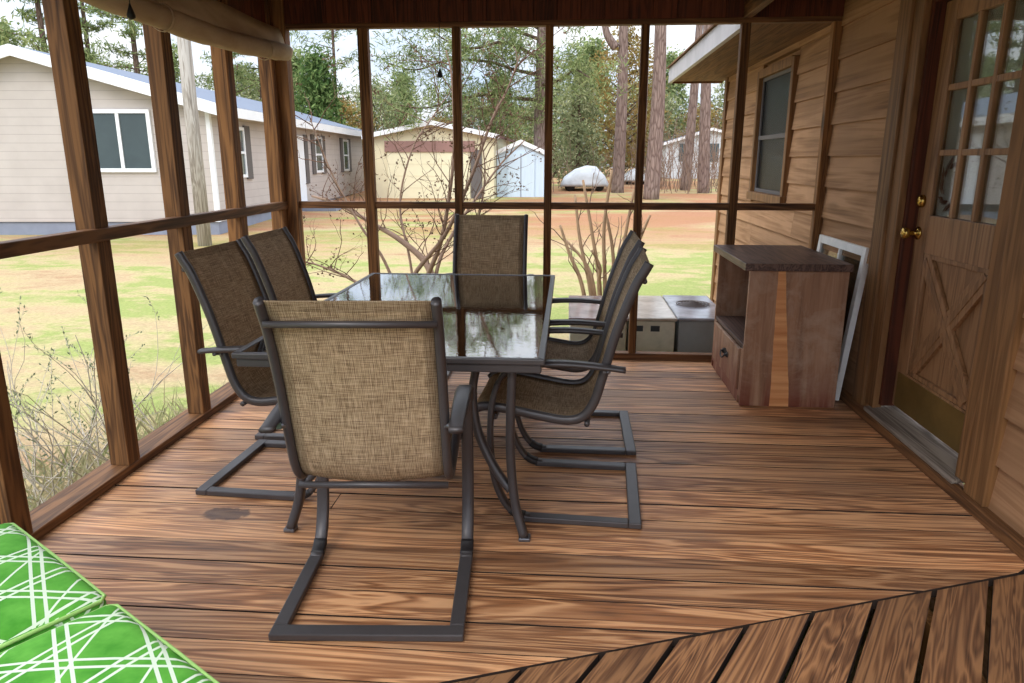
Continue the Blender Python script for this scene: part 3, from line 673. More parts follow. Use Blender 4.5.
# ------------------------------------------------------------------ green cushions on a low seat
du = Vector((.838, -.545, 0)); dn = Vector((-.545, -.838, 0))        # along the front edge, towards the seat back
def cushion(name, label, corner, w, dpt, z0, h):
    b = MB(); nx, ny, nz = 14, 14, 5; P = {}
    o = Vector(corner); vs = []; fs = []; uvs = []
    def pt(u, v, wz):
        # rounded pillow: edges pulled in, top crowned
        e = .028
        cx, cy, cz = (u-.5)*w, (v-.5)*dpt, (wz-.5)*h
        px_, py_, pz_ = w/2-e, dpt/2-e, h/2-e
        q = Vector((max(-px_, min(px_, cx)), max(-py_, min(py_, cy)), max(-pz_, min(pz_, cz)))); r_ = Vector((cx, cy, cz))-q
        if r_.length > 1e-6: r_ = r_.normalized()*e
        c = q+r_; c.z += .018*(1-(2*u-1)**4)*(1-(2*v-1)**4)*(1 if wz > .5 else -.3)
        return o+du*(c.x+w/2)+dn*(c.y+dpt/2)+Vector((0,0,z0+h/2+c.z))
    for (A, B, fn) in (('u','v',lambda s,t: (s,t,1)), ('u','v',lambda s,t: (s,t,0)), ('u','w',lambda s,t: (s,0,t)), ('u','w',lambda s,t: (s,1,t)), ('v','w',lambda s,t: (0,s,t)), ('v','w',lambda s,t: (1,s,t))):
        na, nb = nx, (ny if B == 'v' else nz); base = len(vs)
        sp_ = [0, .02, .045, .08]+[.08+.84*k/(na-6) for k in range(1, na-6)]+[.92, .955, .98, 1]; sq = sp_ if B == 'v' else [0, .1, .22, .5, .78, .9, 1]
        for t in sq:
            for s in sp_: vs.append(pt(*fn(s, t)))
        m = len(sp_)
        for j in range(len(sq)-1):
            for i in range(m-1):
                fs.append((base+j*m+i, base+j*m+i+1, base+(j+1)*m+i+1, base+(j+1)*m+i))
                uvs.append([(a*w, c_*(dpt if B == 'v' else h)) for a, c_ in ((sp_[i],sq[j]),(sp_[i+1],sq[j]),(sp_[i+1],sq[j+1]),(sp_[i],sq[j+1]))])
    b.add(vs, fs, .5, True, 0, uvs)
    me = b.build(name, M['cushion']); bm = bmesh.new(); bm.from_mesh(me.data); bmesh.ops.remove_doubles(bm, verts=bm.verts, dist=.0004); bmesh.ops.recalc_face_normals(bm, faces=bm.faces); bm.to_mesh(me.data); bm.free()
    tag(me, label, 'cushion', 'green patterned seat cushions')
    loop = [pt(u, v, .86) for u, v in [(.03,0),(.5,0),(.97,0),(1,.03),(1,.5),(1,.97),(.97,1),(.5,1),(.03,1),(0,.97),(0,.5),(0,.03),(.03,0)]]
    c2 = MB(); c2.tube([q_+Vector((0,0,.004)) for q_ in loop], .005, 6, cap=False); c2.build('piping', M['piping'], me)
    return me
E0 = Vector((-1.040, 1.388, 0))
cushion('seat_cushion', 'green cushion with white geometric lines, the bigger piece in the bottom corner of the photo', E0+du*.012, .60, .56, .31, .11)
cushion('seat_cushion', 'green cushion with white geometric lines, the smaller visible piece behind its twin', E0-du*.612, .60, .56, .31, .11)
sf = thing('outdoor_sofa', 'dark low outdoor seat frame under the two green patterned cushions', 'sofa', E0+dn*.28)
def ob(b, u0, u1, v0, v1, z0, z1):
    q = [E0+du*u+dn*v for u, v in ((u0,v0),(u1,v0),(u1,v1),(u0,v1))]
    b.hexa([p_+Vector((0,0,z0)) for p_ in q]+[p_+Vector((0,0,z1)) for p_ in q])
b = MB(); ob(b, -.64, .64, .03, .60, .25, .308); b.build('seat_base', M['dark_sofa'], sf, .004, True)
for u, v in ((-.61,.06), (.61,.06), (-.61,.57), (.61,.57)):
    b = MB(); ob(b, u-.025, u+.025, v-.025, v+.025, .001, .2495); b.build('leg', M['dark_sofa'], sf, .003, True)

# ------------------------------------------------------------------ ground
def gz(y): return -.6+.0205*max(0, min(y, 44)-8)
b = MB(); ys = [-12, 0, 6, 8, 12, 16, 20, 25, 30, 36, 44, 60, 120]; xs = [-90, -40, -20, -10, -5, 0, 5, 10, 20, 40, 90]
vs = [(x, y, gz(y)) for y in ys for x in xs]; m = len(xs)
b.add(vs, [(j*m+i, j*m+i+1, (j+1)*m+i+1, (j+1)*m+i) for j in range(len(ys)-1) for i in range(m-1)], .5, True)
structure(b.build('ground', M['lawn']))

# ------------------------------------------------------------------ air conditioners outside the back screen
def ac(label, x0, x1, y0, y1, top, body, lab, fan=False):
    t = thing('air_conditioner', label, 'air conditioner', ((x0+x1)/2, (y0+y1)/2, -.6))
    b = MB(); b.box(x0, x1, y0, y1, -.55, top-.03); b.build('housing', body, t, .01, True)
    b = MB(); b.box(x0-.012, x1+.012, y0-.012, y1+.012, top-.0295, top); lid = b.build('lid', lab, t, .012, True)
    if fan:
      b = MB(); cx, cy, r = (x0+x1)/2, (y0+y1)/2+.05, min(x1-x0, y1-y0)*.36
      for k in range(5):
        rr = r*(k+1)/5; b.sweep([(cx+rr*math.cos(a), cy+rr*math.sin(a), top+.006+.004*(5-k)) for a in [2*math.pi*j/28 for j in range(29)]], rrect(.008,.008,.002), None, cap=False)
      for k in range(8): a = k*math.pi/4; b.bar((cx, cy, top+.022), (cx+r*math.cos(a), cy+r*math.sin(a), top+.006), .006, .006)
      b.build('fan_grille', M['fan'], lid, 0, True)
    b = MB(); b.box(x0-.03, x1+.03, y0-.03, y1+.03, -.6, -.551); b.build('pad', M['ac_grey'], t, .006, True)
    return t
M['fan'] = plain('fan_wire', srgb(110,98,92), .5, .2)
M['ac_lid_a'] = plain('weathered_tan_lid', srgb(206,190,172), .16, 0, .6, 3.5, .1)
M['ac_lid_b'] = plain('weathered_grey_lid', srgb(170,168,174), .14, 0, .7, 3, .1)
M['ac_lid_c'] = plain('rust_stained_lid', srgb(160,140,138), .15, 0, .7, 3, .1)
ac('cream air conditioner with rust-stained lid, seen between chair arms behind the screen', .03, .475, 5.52, 6.46, .2, M['ac_cream'], M['ac_lid_c'])
t = ac('cream air conditioner with two small dark labels, middle of three outside the screen', .505, .855, 5.55, 6.50, .2, M['ac_cream'], M['ac_lid_a'])
for xa, xb in ((.535, .605), (.665, .735)): b = MB(); b.box(xa, xb, 5.546, 5.551, .09, .135); b.build('label_plate', M['ac_dark'], t, 0, True)
b = MB()
for k in range(4): b.box(.525, .83, 5.545, 5.551, -.30+k*.022, -.29+k*.022)
b.build('vent_slots', M['ac_dark'], t, 0, True)
ac('grey air conditioner with wet lid beside the cabinet, outside the screen', .885, 1.27, 5.57, 6.54, .2, M['ac_grey'], M['ac_lid_b'], True)

# ------------------------------------------------------------------ buildings beyond the yard
hs = thing('neighbour_house', 'long beige-sided neighbouring house with white eaves and blue-grey skirting', 'house', (-8.62, 17.3, gz(17.3)), R(4.1))
HB, HE, HL, HW = .32, 3.16, 17.5, 8.6       # siding bottom, eave and length, above the ground at the corner
def hb_(name, mat, fn, par=None, bev=0): b = MB(); fn(b); return b.build(name, mat, par or hs, bev)
RG = HE+.275*HW/2
def _w(b): b.prism([(0,0,HB),(-HW,0,HB),(-HW,0,HE),(-HW/2,0,RG),(0,0,HE)], (0,HL,0))
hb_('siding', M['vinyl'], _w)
hb_('skirting', M['skirt'], lambda b: b.box(-HW+.04, -.04, .04, HL-.04, -.3, HB))
def _r(b):
    for s in (0, 1):
        f = (lambda x: x) if s == 0 else (lambda x: -HW-x)
        b.hexa([(f(.42),-.35,HE-.13),(f(-HW/2),-.35,RG+.005),(f(-HW/2),HL+.35,RG+.005),(f(.42),HL+.35,HE-.13),(f(.42),-.35,HE-.09),(f(-HW/2),-.35,RG+.045),(f(-HW/2),HL+.35,RG+.045),(f(.42),HL+.35,HE-.09)])
hb_('roof', M['roofing'], _r)
def _f(b):
    b.box(.36, .43, -.36, HL+.36, HE-.34, HE-.10)
    for s in (0, 1):
        f = (lambda x: x) if s == 0 else (lambda x: -HW-x)
        b.hexa([(f(.43),-.38,HE-.36),(f(-HW/2),-.38,RG-.20),(f(-HW/2),-.34,RG-.20),(f(.43),-.34,HE-.36),(f(.43),-.38,HE-.085),(f(-HW/2),-.38,RG+.05),(f(-HW/2),-.34,RG+.05),(f(.43),-.34,HE-.085)])
hb_('fascia', M['white_trim'], _f)
hb_('corner_trim', M['white_trim'], lambda b: b.box(-.08, .02, -.03, .09, HB, HE-.1))
def hwin(name, x0, x1, z0, z1):
    o = hb_(name, M['white_trim'], lambda b: (b.box(x0, x0+.09, -.06, -.001, z0, z1), b.box(x1-.09, x1, -.06, -.001, z0, z1), b.box(x0+.09, x1-.09, -.06, -.001, z1-.09, z1), b.box(x0+.09, x1-.09, -.06, -.001, z0, z0+.09), b.box((x0+x1)/2-.04, (x0+x1)/2+.04, -.05, -.001, z0+.09, z1-.09)))
    hb_('pane', M['dark_glass'], lambda b: b.box(x0+.09, x1-.09, -.02, -.002, z0+.09, z1-.09), o)
hwin('window', -2.98, -1.40, 1.52, 2.98)
for y0 in (1.6, 9.55, 13.9):            # windows with shutters on the long side
    o = hb_('window', M['white_trim'], lambda b: (b.box(.001, .05, y0-.5, y0-.42, 1.35, 2.65), b.box(.001, .05, y0+.42, y0+.5, 1.35, 2.65), b.box(.001, .05, y0-.42, y0+.42, 2.57, 2.65), b.box(.001, .05, y0-.42, y0+.42, 1.35, 1.43), b.box(.001, .04, y0-.42, y0+.42, 1.97, 2.03)))
    hb_('pane', M['dark_glass'], lambda b: b.box(.002, .02, y0-.42, y0+.42, 1.43, 2.57), o)
    for s in (-1, 1): hb_('shutter', M['shutter'], lambda b: b.box(.001, .05, y0+s*.72-.2, y0+s*.72+.2, 1.3, 2.7))
hb_('side_door', M['white_trim'], lambda b: (b.box(.001, .06, 6.6, 7.55, .4, 2.6)))
hb_('shutter', M['shutter'], lambda b: b.box(.001, .05, 7.7, 8.1, 1.0, 2.65))
hb_('steps', M['skirt'], lambda b: (b.box(.01, 1.3, 6.5, 7.7, -.35, .35), b.box(1.3, 1.6, 6.5, 7.7, -.35, .1)))

def gabled(name, label, cat, px0, px1, apx, py_base, py_eave, py_apex, Y, depth, wall, roofm, over=.25):
    a, c, e = at(px0, py_base, Y), at(px1, py_base, Y), at((px0+px1)/2, py_eave, Y).z; ap = at(apx, py_apex, Y)
    g = gz(Y)-.05; t = thing(name, label, cat, ((a.x+c.x)/2, Y, g))
    x0, x1 = a.x, c.x
    b = MB(); b.prism([(x0,Y,g),(x1,Y,g),(x1,Y,e),(ap.x,Y,ap.z-.12),(x0,Y,e)], (0,depth,0)); b.build('wall', wall, t, 0, True)
    b = MB()
    for xe in (x0-over, x1+over):
        s = (ap.z-e)/(ap.x-(x0 if xe < ap.x else x1)); ze = ap.z+(xe-ap.x)*s
        b.hexa([(xe,Y-over,ze-.10),(ap.x,Y-over,ap.z-.10),(ap.x,Y+depth+over,ap.z-.10),(xe,Y+depth+over,ze-.10),(xe,Y-over,ze),(ap.x,Y-over,ap.z),(ap.x,Y+depth+over,ap.z),(xe,Y+depth+over,ze)])
    b.build('roof', roofm, t, 0, True)
    b = MB()
    for xe in (x0-over, x1+over):
        s = (ap.z-e)/(ap.x-(x0 if xe < ap.x else x1)); ze = ap.z+(xe-ap.x)*s
        b.hexa([(xe,Y-over-.03,ze-.16),(ap.x,Y-over-.03,ap.z-.16),(ap.x,Y-over-.001,ap.z-.16),(xe,Y-over-.001,ze-.16),(xe,Y-over-.03,ze+.02),(ap.x,Y-over-.03,ap.z+.02),(ap.x,Y-over-.001,ap.z+.02),(xe,Y-over-.001,ze+.02)])
    b.build('fascia', M['white_trim'], t, 0, True)
    return t, x0, x1, g, e
t, x0, x1, g, e = gabled('garage', 'cream gabled garage with a wide door under a maroon board', 'garage', 372, 494, 432, 192, 134, 121, 30, 8, M['garage'], M['roof_red'])
zz = lambda py: at(430, py, 30).z
b = MB(); b.box(at(388,170,30).x, at(470,170,30).x, 29.95, 29.999, g, zz(152)); gd = b.build('garage_door', M['garage_door'], t, 0, True)
b = MB()
for k in range(1, 4): zq = g+(zz(152)-g)*k/4; b.box(at(388,170,30).x, at(470,170,30).x, 29.942, 29.951, zq-.015, zq+.015)
b.build('panel_groove', M['garage'], gd, 0, True)
b = MB(); b.box(at(385,146,30).x, at(475,146,30).x, 29.9, 29.999, zz(152)+.002, zz(141)); b.build('header_board', M['maroon'], t, 0, True)
b = MB(); b.box(at(471,170,30).x, at(482,170,30).x, 29.93, 29.999, g, zz(150)); b.build('side_door', M['shutter'], t, 0, True)
t, x0, x1, g, e = gabled('garden_shed', 'small pale blue gabled shed next to the cream garage', 'shed', 497, 545, 521, 196, 151, 140, 31, 3.2, M['shed_blue'], M['white_trim'], .1)
b = MB(); b.box(x0+.45, x1-.45, 30.93, 30.999, g, e-.1); sd = b.build('double_door', M['shed_blue'], t, 0, True)
b = MB(); b.box((x0+x1)/2-.02, (x0+x1)/2+.02, 30.92, 30.931, g, e-.1); b.build('door_gap', M['skirt'], sd, 0, True)
t, x0, x1, g, e = gabled('distant_house', 'pale grey house beyond the pine trunks at the far edge of the yard', 'house', 664, 760, 712, 186, 142, 128, 52, 8, M['farhouse'], M['roofing'])
for k in range(3): b = MB(); b.box(x0+.9+k*1.9, x0+1.7+k*1.9, 51.95, 51.999, g+1.2, g+2.4); b.build('window', M['dark_glass'], t, 0, True)

# utility pole
pt = at(205, 244, 15.4); up_ = thing('utility_pole', 'weathered grey utility pole before the beige house', 'utility pole', (pt.x, 15.4, gz(15.4)))
b = MB(); b.tube([(pt.x, 15.4, gz(15.4)-.3), (pt.x, 15.4, 2.5), (pt.x+.03, 15.42, 9.5)], .15, 16, [1, .93, .8]); b.build('pole', M['pole'], up_, 0, True)
b = MB(); b.box(pt.x-.9, pt.x+.9, 15.22, 15.30, 8.6, 8.72); b.build('crossarm', M['pole'], up_, 0, True)

# white boat under a tarp, parked pickup and posts seen beyond the yard
def tarpboat(px, Y, w, h, label):
    c = at(px, 186, Y); g = gz(Y); t = thing('covered_boat', label, 'boat', (c.x, Y, g))
    prof = [(-.5,.25),(-.42,.55),(-.2,.85),(.05,1.0),(.25,.95),(.42,.6),(.5,.3)]; vs = []; k = len(prof); rows = [-1.2,-1.0,-.5,0,.5,1.0,1.2]; sc = [.55,.85,1,1.02,1,.85,.55]
    for r_, s_ in zip(rows, sc): vs += [(c.x+q*w, Y+r_, g+z_*h*s_) for q, z_ in prof]+[(c.x+.46*w, Y+r_, g+.18*h), (c.x-.46*w, Y+r_, g+.18*h)]
    k += 2; fs = [(i*k+j, i*k+(j+1)%k, (i+1)*k+(j+1)%k, (i+1)*k+j) for i in range(len(rows)-1) for j in range(k)]+[tuple(range(k)), tuple((len(rows)-1)*k+j for j in range(k))]
    b = MB(); b.add(vs, fs, .5, True); b.build('tarp_cover', M['tarp'], t, 0, True)
    for q in (-.3, .3):
        b = MB(); b.lathe((c.x+q*w, Y-.95, g+.22), [(.22,-.09),(.25,-.05),(.25,.05),(.22,.09)], 16, 'Y'); b.build('wheel', M['black'], t, 0, True)
tarpboat(584, 36, 2.3, 1.15, 'white tarp-covered boat parked before the trees')
tarpboat(634, 42, 1.4, .85, 'smaller white covered boat between the two pine trunks')

# ------------------------------------------------------------------ plants
def grow(b, p0, d0, length, r0, depth, lr, spread=.55, droop=0.0, tips=None, kids=(2, 4), wig=.18):
    """a branch with side shoots"""
    n = 5; p = Vector(p0); d = Vector(d0).normalized(); pts = [p.copy()]
    for i in range(n):
        d = (d+Vector((lr.gauss(0, wig), lr.gauss(0, wig), lr.gauss(0, wig*.6)-droop))).normalized(); p = p+d*(length/n); pts.append(p.copy())
    b.tube(pts, r0, 5 if r0 < .02 else 8, [1-.62*i/n for i in range(n+1)], cap=False)
    if tips is not None and depth == 0: tips.append((pts[-1], d))
    if depth > 0:
        for _ in range(lr.randint(*kids)):
            k = lr.uniform(.3, 1.0); i = min(n-1, int(k*n)); q = pts[i].lerp(pts[i+1], k*n-i if k < 1 else 1)
            a = Vector((lr.gauss(0, 1), lr.gauss(0, 1), lr.gauss(.25, .7))).normalized()
            grow(b, q, (d*(1-spread)+a*spread), length*lr.uniform(.45, .7), r0*(1-.6*k)*.7, depth-1, lr, spread, droop, tips, kids, wig)
def leaves(b, c, rad, n, sx, sy, lr, flat=1.0, up=0.0):
    for _ in range(n):
        v = Vector((lr.gauss(0, .5), lr.gauss(0, .5), lr.gauss(0, .5)*flat))
        q = Vector(c)+v*rad; a = Vector((lr.gauss(0, 1), lr.gauss(0, 1), lr.gauss(up, 1))).normalized(); e = a.cross(Vector((lr.gauss(0,1), lr.gauss(0,1), lr.gauss(0,1)))).normalized()
        s = lr.uniform(.6, 1.25); a = a*sx*s; e = e*sy*s
        b.add([q-a, q+e, q+a, q-e], [(0,1,2,3)], lr.random())
def limb(b, pts, r0, r1, n=5, sides=7):
    c = crom(pts, n); m = len(c); b.tube(c, r0, sides, [1+(r1/r0-1)*i/(m-1) for i in range(m)], cap=True); return c

# bare crape myrtle right outside the back screen: main limbs as the photograph shows them
lr = random.Random(21); Y0 = 6.9
mt = at(425, 330, Y0); cm = thing('crape_myrtle', 'bare many-stemmed crape myrtle with dry seed heads outside the back screen', 'shrub', (mt.x, Y0, -.6))
limbs = [
 ([(420,330,0),(425,285,0),(440,245,-.1),(448,205,-.15),(454,150,-.2),(452,80,-.2),(446,50,-.2)], .030, .006),
 ([(425,330,0),(432,285,.1),(425,262,.2),(400,240,.3),(375,225,.35),(340,205,.4),(312,196,.5)], .045, .012),
 ([(405,335,-.1),(412,280,-.2),(445,235,-.3),(470,180,-.4),(492,120,-.4),(508,88,-.4),(520,55,-.4)], .026, .005),
 ([(430,330,.1),(437,270,.2),(452,235,.3),(475,200,.4),(500,165,.5),(525,140,.6)], .024, .006),
 ([(415,330,-.2),(370,292,-.2),(345,276,-.2),(318,265,-.15),(304,262,-.1)], .022, .006),
 ([(412,330,-.1),(385,262,-.1),(362,228,-.1),(335,180,-.1),(318,140,-.1),(310,118,-.1)], .018, .004),
 ([(420,330,.2),(410,260,.3),(400,205,.4),(412,150,.4),(432,118,.5),(444,100,.5)], .016, .004),
 ([(432,330,0),(460,270,-.1),(478,220,-.2),(485,170,-.2),(478,125,-.2)], .016, .004)]
lb, tw, sd = MB(), MB(), MB(); tips = []
for pts, r0, r1 in limbs:
    c = limb(lb, [at(px, py, Y0+dy) for px, py, dy in pts], r0, r1)
    for k in range(7, len(c)-1):
        d_ = (c[k+1]-c[k-1]).normalized(); a = Vector((lr.gauss(0,1), lr.gauss(0,.7), lr.gauss(.35,.6))).normalized()
        if lr.random() < .8: grow(tw, c[k], d_*.5+a*.6, lr.uniform(.25, .7), .0055, 2 if lr.random() < .5 else 1, lr, .5, 0, tips, (1, 3))
for q, d_ in tips:
    if lr.random() < .5:
        for k in range(lr.randint(3, 7)):
            leaves(sd, q+Vector((lr.gauss(0,.035), lr.gauss(0,.035), lr.gauss(0,.035))), .012, 3, .010, .009, lr)
lb.build('limb', M['twig'], cm, 0, True); tw.build('twig', M['twig_dk'], cm, 0, True); sd.build('seed_head', M['seed'], cm, 0, True)

# pruned bush by the air conditioners
Y0 = 7.4; mt = at(600, 330, Y0); pb = thing('pruned_bush', 'bare bush of pale pruned stems rising behind the air conditioners', 'shrub', (mt.x, Y0, -.6)); lb, tw = MB(), MB(); lr = random.Random(5)
for px0, px1, ptop, px2 in ((590,570,225,560),(596,580,195,575),(600,592,180,583),(604,604,170,612),(608,612,205,604),(615,625,190,634),(610,618,230,640),(598,585,240,566),(603,600,250,592),(620,636,215,650)):
    dy = lr.uniform(-.3, .3); c = limb(lb, [at(px0, 335, Y0+dy*.3), at((px0+px1)/2+lr.uniform(-4,4), 285, Y0+dy*.6), at(px1, (285+ptop)/2, Y0+dy), at(px2, ptop, Y0+dy*1.3)], .026, .013, 5)
    for k in range(6, len(c)-1, 3):
        a = Vector((lr.gauss(0,1), lr.gauss(0,1), lr.gauss(.6,.5))).normalized()
        if lr.random() < .8: grow(tw, c[k], (c[k+1]-c[k]).normalized()*.6+a*.5, lr.uniform(.2, .5), .007, 1, lr, .45, 0, None, (1, 2))
lb.build('stem', M['twig_pale'], pb, 0, True); tw.build('twig', M['twig'], pb, 0, True)

# grey-green sprawling bush outside the yard-side screen
lr = random.Random(9); lv = thing('grey_green_bush', 'sprawling grey-green bush low outside the yard-side posts', 'shrub', (-2.75, 3.6, -.6)); sb_, fb_ = MB(), MB()
for k in range(34):
    a = lr.uniform(0, 2*math.pi); el = lr.uniform(.5, 1.3); tp = []
    base = Vector((-2.85+lr.gauss(0,.18), 3.5+lr.gauss(0,.35), -.6)); d_ = Vector((math.cos(a)*math.cos(el), math.sin(a)*math.cos(el), math.sin(el)))
    if d_.x > .35: d_.x *= -.4
    grow(sb_, base, d_, lr.uniform(.6, 1.1), .006, 1, lr, .4, 0, tp, (3, 5))
    for q, dd in tp:
        for m_ in range(10):
            o_ = q-dd*.03*m_*.7; a_ = (dd*.5+Vector((lr.gauss(0,1), lr.gauss(0,1), lr.gauss(.2,1)))*.45).normalized()*lr.uniform(.02, .035); e_ = a_.cross(Vector((lr.gauss(0,1),lr.gauss(0,1),1))).normalized()*.0055
            if o_.x < XL-.14: fb_.add([o_, o_+a_*.5+e_, o_+a_, o_+a_*.5-e_], [(0,1,2,3)], lr.random())
sb_.build('stem', M['lav_stem'], lv, 0, True); fb_.build('foliage', M['lavender'], lv, 0, True)
# straw-coloured dry grass by the deck edge
gb = MB(); lr = random.Random(3)
for k in range(2600):
    x = -2.3-abs(lr.gauss(0, .5)); y_ = lr.uniform(1.2, 5.2); h_ = lr.uniform(.10, .34); a = lr.uniform(0, 6.28); q = Vector((x, y_, -.6)); s_ = Vector((math.cos(a), math.sin(a), 0)); bend = Vector((lr.gauss(0,.12), lr.gauss(0,.12), 0))
    gb.add([q-s_*.004, q+s_*.004, q+bend*.5+Vector((0,0,h_*.6))+s_*.003, q+bend+Vector((0,0,h_))], [(0,1,2,3)], lr.random())
tag(gb.build('dry_grass', M['strawgrass']), 'straw-coloured dry grass tufts along the deck edge', 'grass', None, 'stuff')

# ---- trees
def pine(name, seed, h, r, bark, z_first, nb, clump, sz, mat, lean_=0.0):
    lr = random.Random(seed); root = thing(name, 'x', 'tree'); b = MB()
    tr = crom([(0,0,-.4),(lean_*.3+lr.gauss(0,.05),0,h*.25),(lean_*.6,lr.gauss(0,.1),h*.55),(lean_,0,h)], 6)
    b.tube(tr, r, 12, [1.12-.75*i/(len(tr)-1) for i in range(len(tr))]); b.build('trunk', bark, root)
    bb, fb = MB(), MB()
    for k in range(nb):
        z = z_first+(h-z_first)*(k+.5)/nb; i = min(range(len(tr)), key=lambda q: abs(tr[q].z-z)); p0 = tr[i]; a = k*2.4+lr.uniform(-.4, .4); L = lr.uniform(.7, 1.15)*(1.0-.55*k/nb)*h*.22
        d_ = Vector((math.cos(a), math.sin(a), lr.uniform(-.05, .35))); pts = [p0]; p_ = p0.copy()
        for s in range(4): p_ = p_+d_.normalized()*L/4; d_ = d_+Vector((lr.gauss(0,.25), lr.gauss(0,.25), lr.gauss(.05,.12))); pts.append(p_.copy())
        bb.tube(pts, r*.22, 5, [1,.8,.6,.4,.2], cap=False)
        for s in range(1, 5):
            for _ in range(2): leaves(fb, pts[s]+Vector((lr.gauss(0,.3), lr.gauss(0,.3), lr.gauss(0,.2)))*L*.25, L*.26, int(clump*1.8), sz*.75, sz*.13, lr, .6)
    if nb: bb.build('branch', bark, root); fb.build('foliage', mat, root)
    return root
def bushy(name, seed, h, w, n, sz, mat, bark='bark_dk', shape='round', z0=.12):
    lr = random.Random(seed); root = thing(name, 'x', 'tree'); b = MB(); b.tube([(0,0,-.4),(0,0,h*.4),(.05,.05,h*.8)], .022*h, 8, [1,.8,.3]); b.build('trunk', M[bark], root)
    fb = MB(); bb = MB()
    for k in range(n):
        t_ = lr.random(); z = h*(z0+(1-z0)*t_); rr = w*(math.sqrt(max(.02, 1-(2*t_-.85)**2*.8)) if shape == 'round' else (1.02-t_)**.8)
        a = lr.uniform(0, 6.28); rad = rr*lr.uniform(.35, 1.0); q = Vector((rad*math.cos(a), rad*math.sin(a), z))
        if k % 3 == 0: bb.tube([(0,0,max(.3, z-rad*.5)), tuple(q*.6+Vector((0,0,z*.35))), tuple(q)], .006*h, 4, [1,.6,.2], cap=False)
        leaves(fb, q, w*.30, 34, sz*.62, sz*.24, lr, .8)
    bb.build('branch', M[bark], root); fb.build('foliage', mat, root); return root
def put(o, px, Y, label, s=1.0, rz=0.0, group=None, dx=0):
    c = at(px, 170, Y); o.location = (c.x+dx, Y, gz(Y)); o.scale = (s, s, s); o.rotation_euler = (0, 0, rz); tag(o, label, 'tree', group); return o

# near pine with long limbs reaching over the outbuildings
np_ = pine('pine_tree', 11, 15, .30, M['bark'], 13, 3, 14, .22, M['needle']); put(np_, 541, 33, 'pine trunk behind the screen post, its limbs sweeping over the garage roof')
lr = random.Random(31); bb, fb = MB(), MB(); o_ = Vector(np_.location)
for pts in ([(541,60),(520,48),(500,42),(478,48),(455,45),(430,30)], [(541,100),(510,98),(485,95),(455,100),(425,108),(390,104)], [(541,75),(515,70),(490,62),(450,60),(415,70),(385,62)], [(541,40),(515,30),(490,15),(450,10),(420,20),(380,14)],
            [(541,85),(560,80),(575,70),(590,78)], [(541,120),(525,118),(500,112),(470,108)], [(541,30),(500,5),(450,-10),(400,-5),(370,10)], [(541,20),(570,10),(590,18)]):
    dy = lr.uniform(-4, -1); n = len(pts)
    c = [at(px, py, 33+dy*i/(n-1))-o_ for i, (px, py) in enumerate(pts)]; cc = limb(bb, c, .085, .02)
    for k in range(3, len(cc)):
        for _ in range(6): leaves(fb, cc[k]+Vector((lr.gauss(0,.5), lr.gauss(0,.5), lr.gauss(.1,.5))), .42, 20, .17, .022, lr, .8)
bb.build('long_limb', M['bark_dk'], np_); fb.build('needle_spray', M['needle'], np_)

# the big trunks on the house side of the yard
t = pine('pine_tree', 1, 17, .27, M['bark'], 11, 5, 14, .25, M['needle']); put(t, 618, 34, 'forked pine trunk standing in front of the brown-leaved tree')
o_ = Vector(t.location); b = MB(); b.tube(crom([at(616,48,34)-o_, at(609,38,34)-o_, at(605,25,34)-o_, at(600,-20,34)-o_, at(596,-80,34)-o_], 5), .2, 10, [1-.5*i/20 for i in range(21)]); b.build('fork', M['bark'], t)
t = pine('pine_tree', 2, 17, .30, M['bark'], 12, 5, 14, .25, M['needle']); put(t, 652, 30, 'thickest straight pine trunk beside the screen post')
t = pine('pine_tree', 3, 17, .23, M['bark'], 12, 5, 14, .25, M['needle'], .5); put(t, 686, 36, 'slender pine trunk rising past the end of the house eave')
t = pine('pine_tree', 4, 17, .26, M['bark'], 12, 5, 14, .25, M['needle'], -.6); put(t, 705, 34, 'leaning pine trunk closest to the house corner, under the eave')
t = pine('pine_tree', 14, 15, .11, M['bark'], 11, 3, 10, .2, M['needle'], .2); put(t, 640, 37, 'thin pale trunk between the forked pine and the thickest pine')
t = pine('pine_tree', 5, 11.5, .13, M['bark_dk'], 4.2, 12, 13, .22, M['needle']); put(t, 341, 40, 'tall thin pine above the roof of the beige house')
t = bushy('cedar_tree', 6, 6.4, 2.3, 260, .22, M['cedar'], shape='cone', z0=.05); put(t, 322, 38, 'dense green cedar behind the beige house roof')
t = bushy('oak_tree', 7, 8.2, 2.3, 190, .20, M['oakleaf']); put(t, 622, 43, 'brown-leaved oak behind the forked pine')
t = bushy('pine_tree', 8, 7.6, 2.0, 170, .22, M['dullgreen'], shape='cone', z0=.05); put(t, 578, 39, 'bushy young green pine behind the covered boat', .82)
# pines standing behind the beige house
pk = pine('pine_tree', 41, 13, .22, M['bark_dk'], 3.5, 20, 16, .27, M['needle']); G2 = 'pines behind the beige house'
for i, (px, Y, s) in enumerate(((62,38,1.05),(105,41,.95),(150,36,.9),(232,40,.85),(268,43,.9))):
    o = pk if i == 0 else copy_tree(pk); put(o, px, Y, 'green pine in the row rising behind the beige house roof', s, i*1.3, G2)
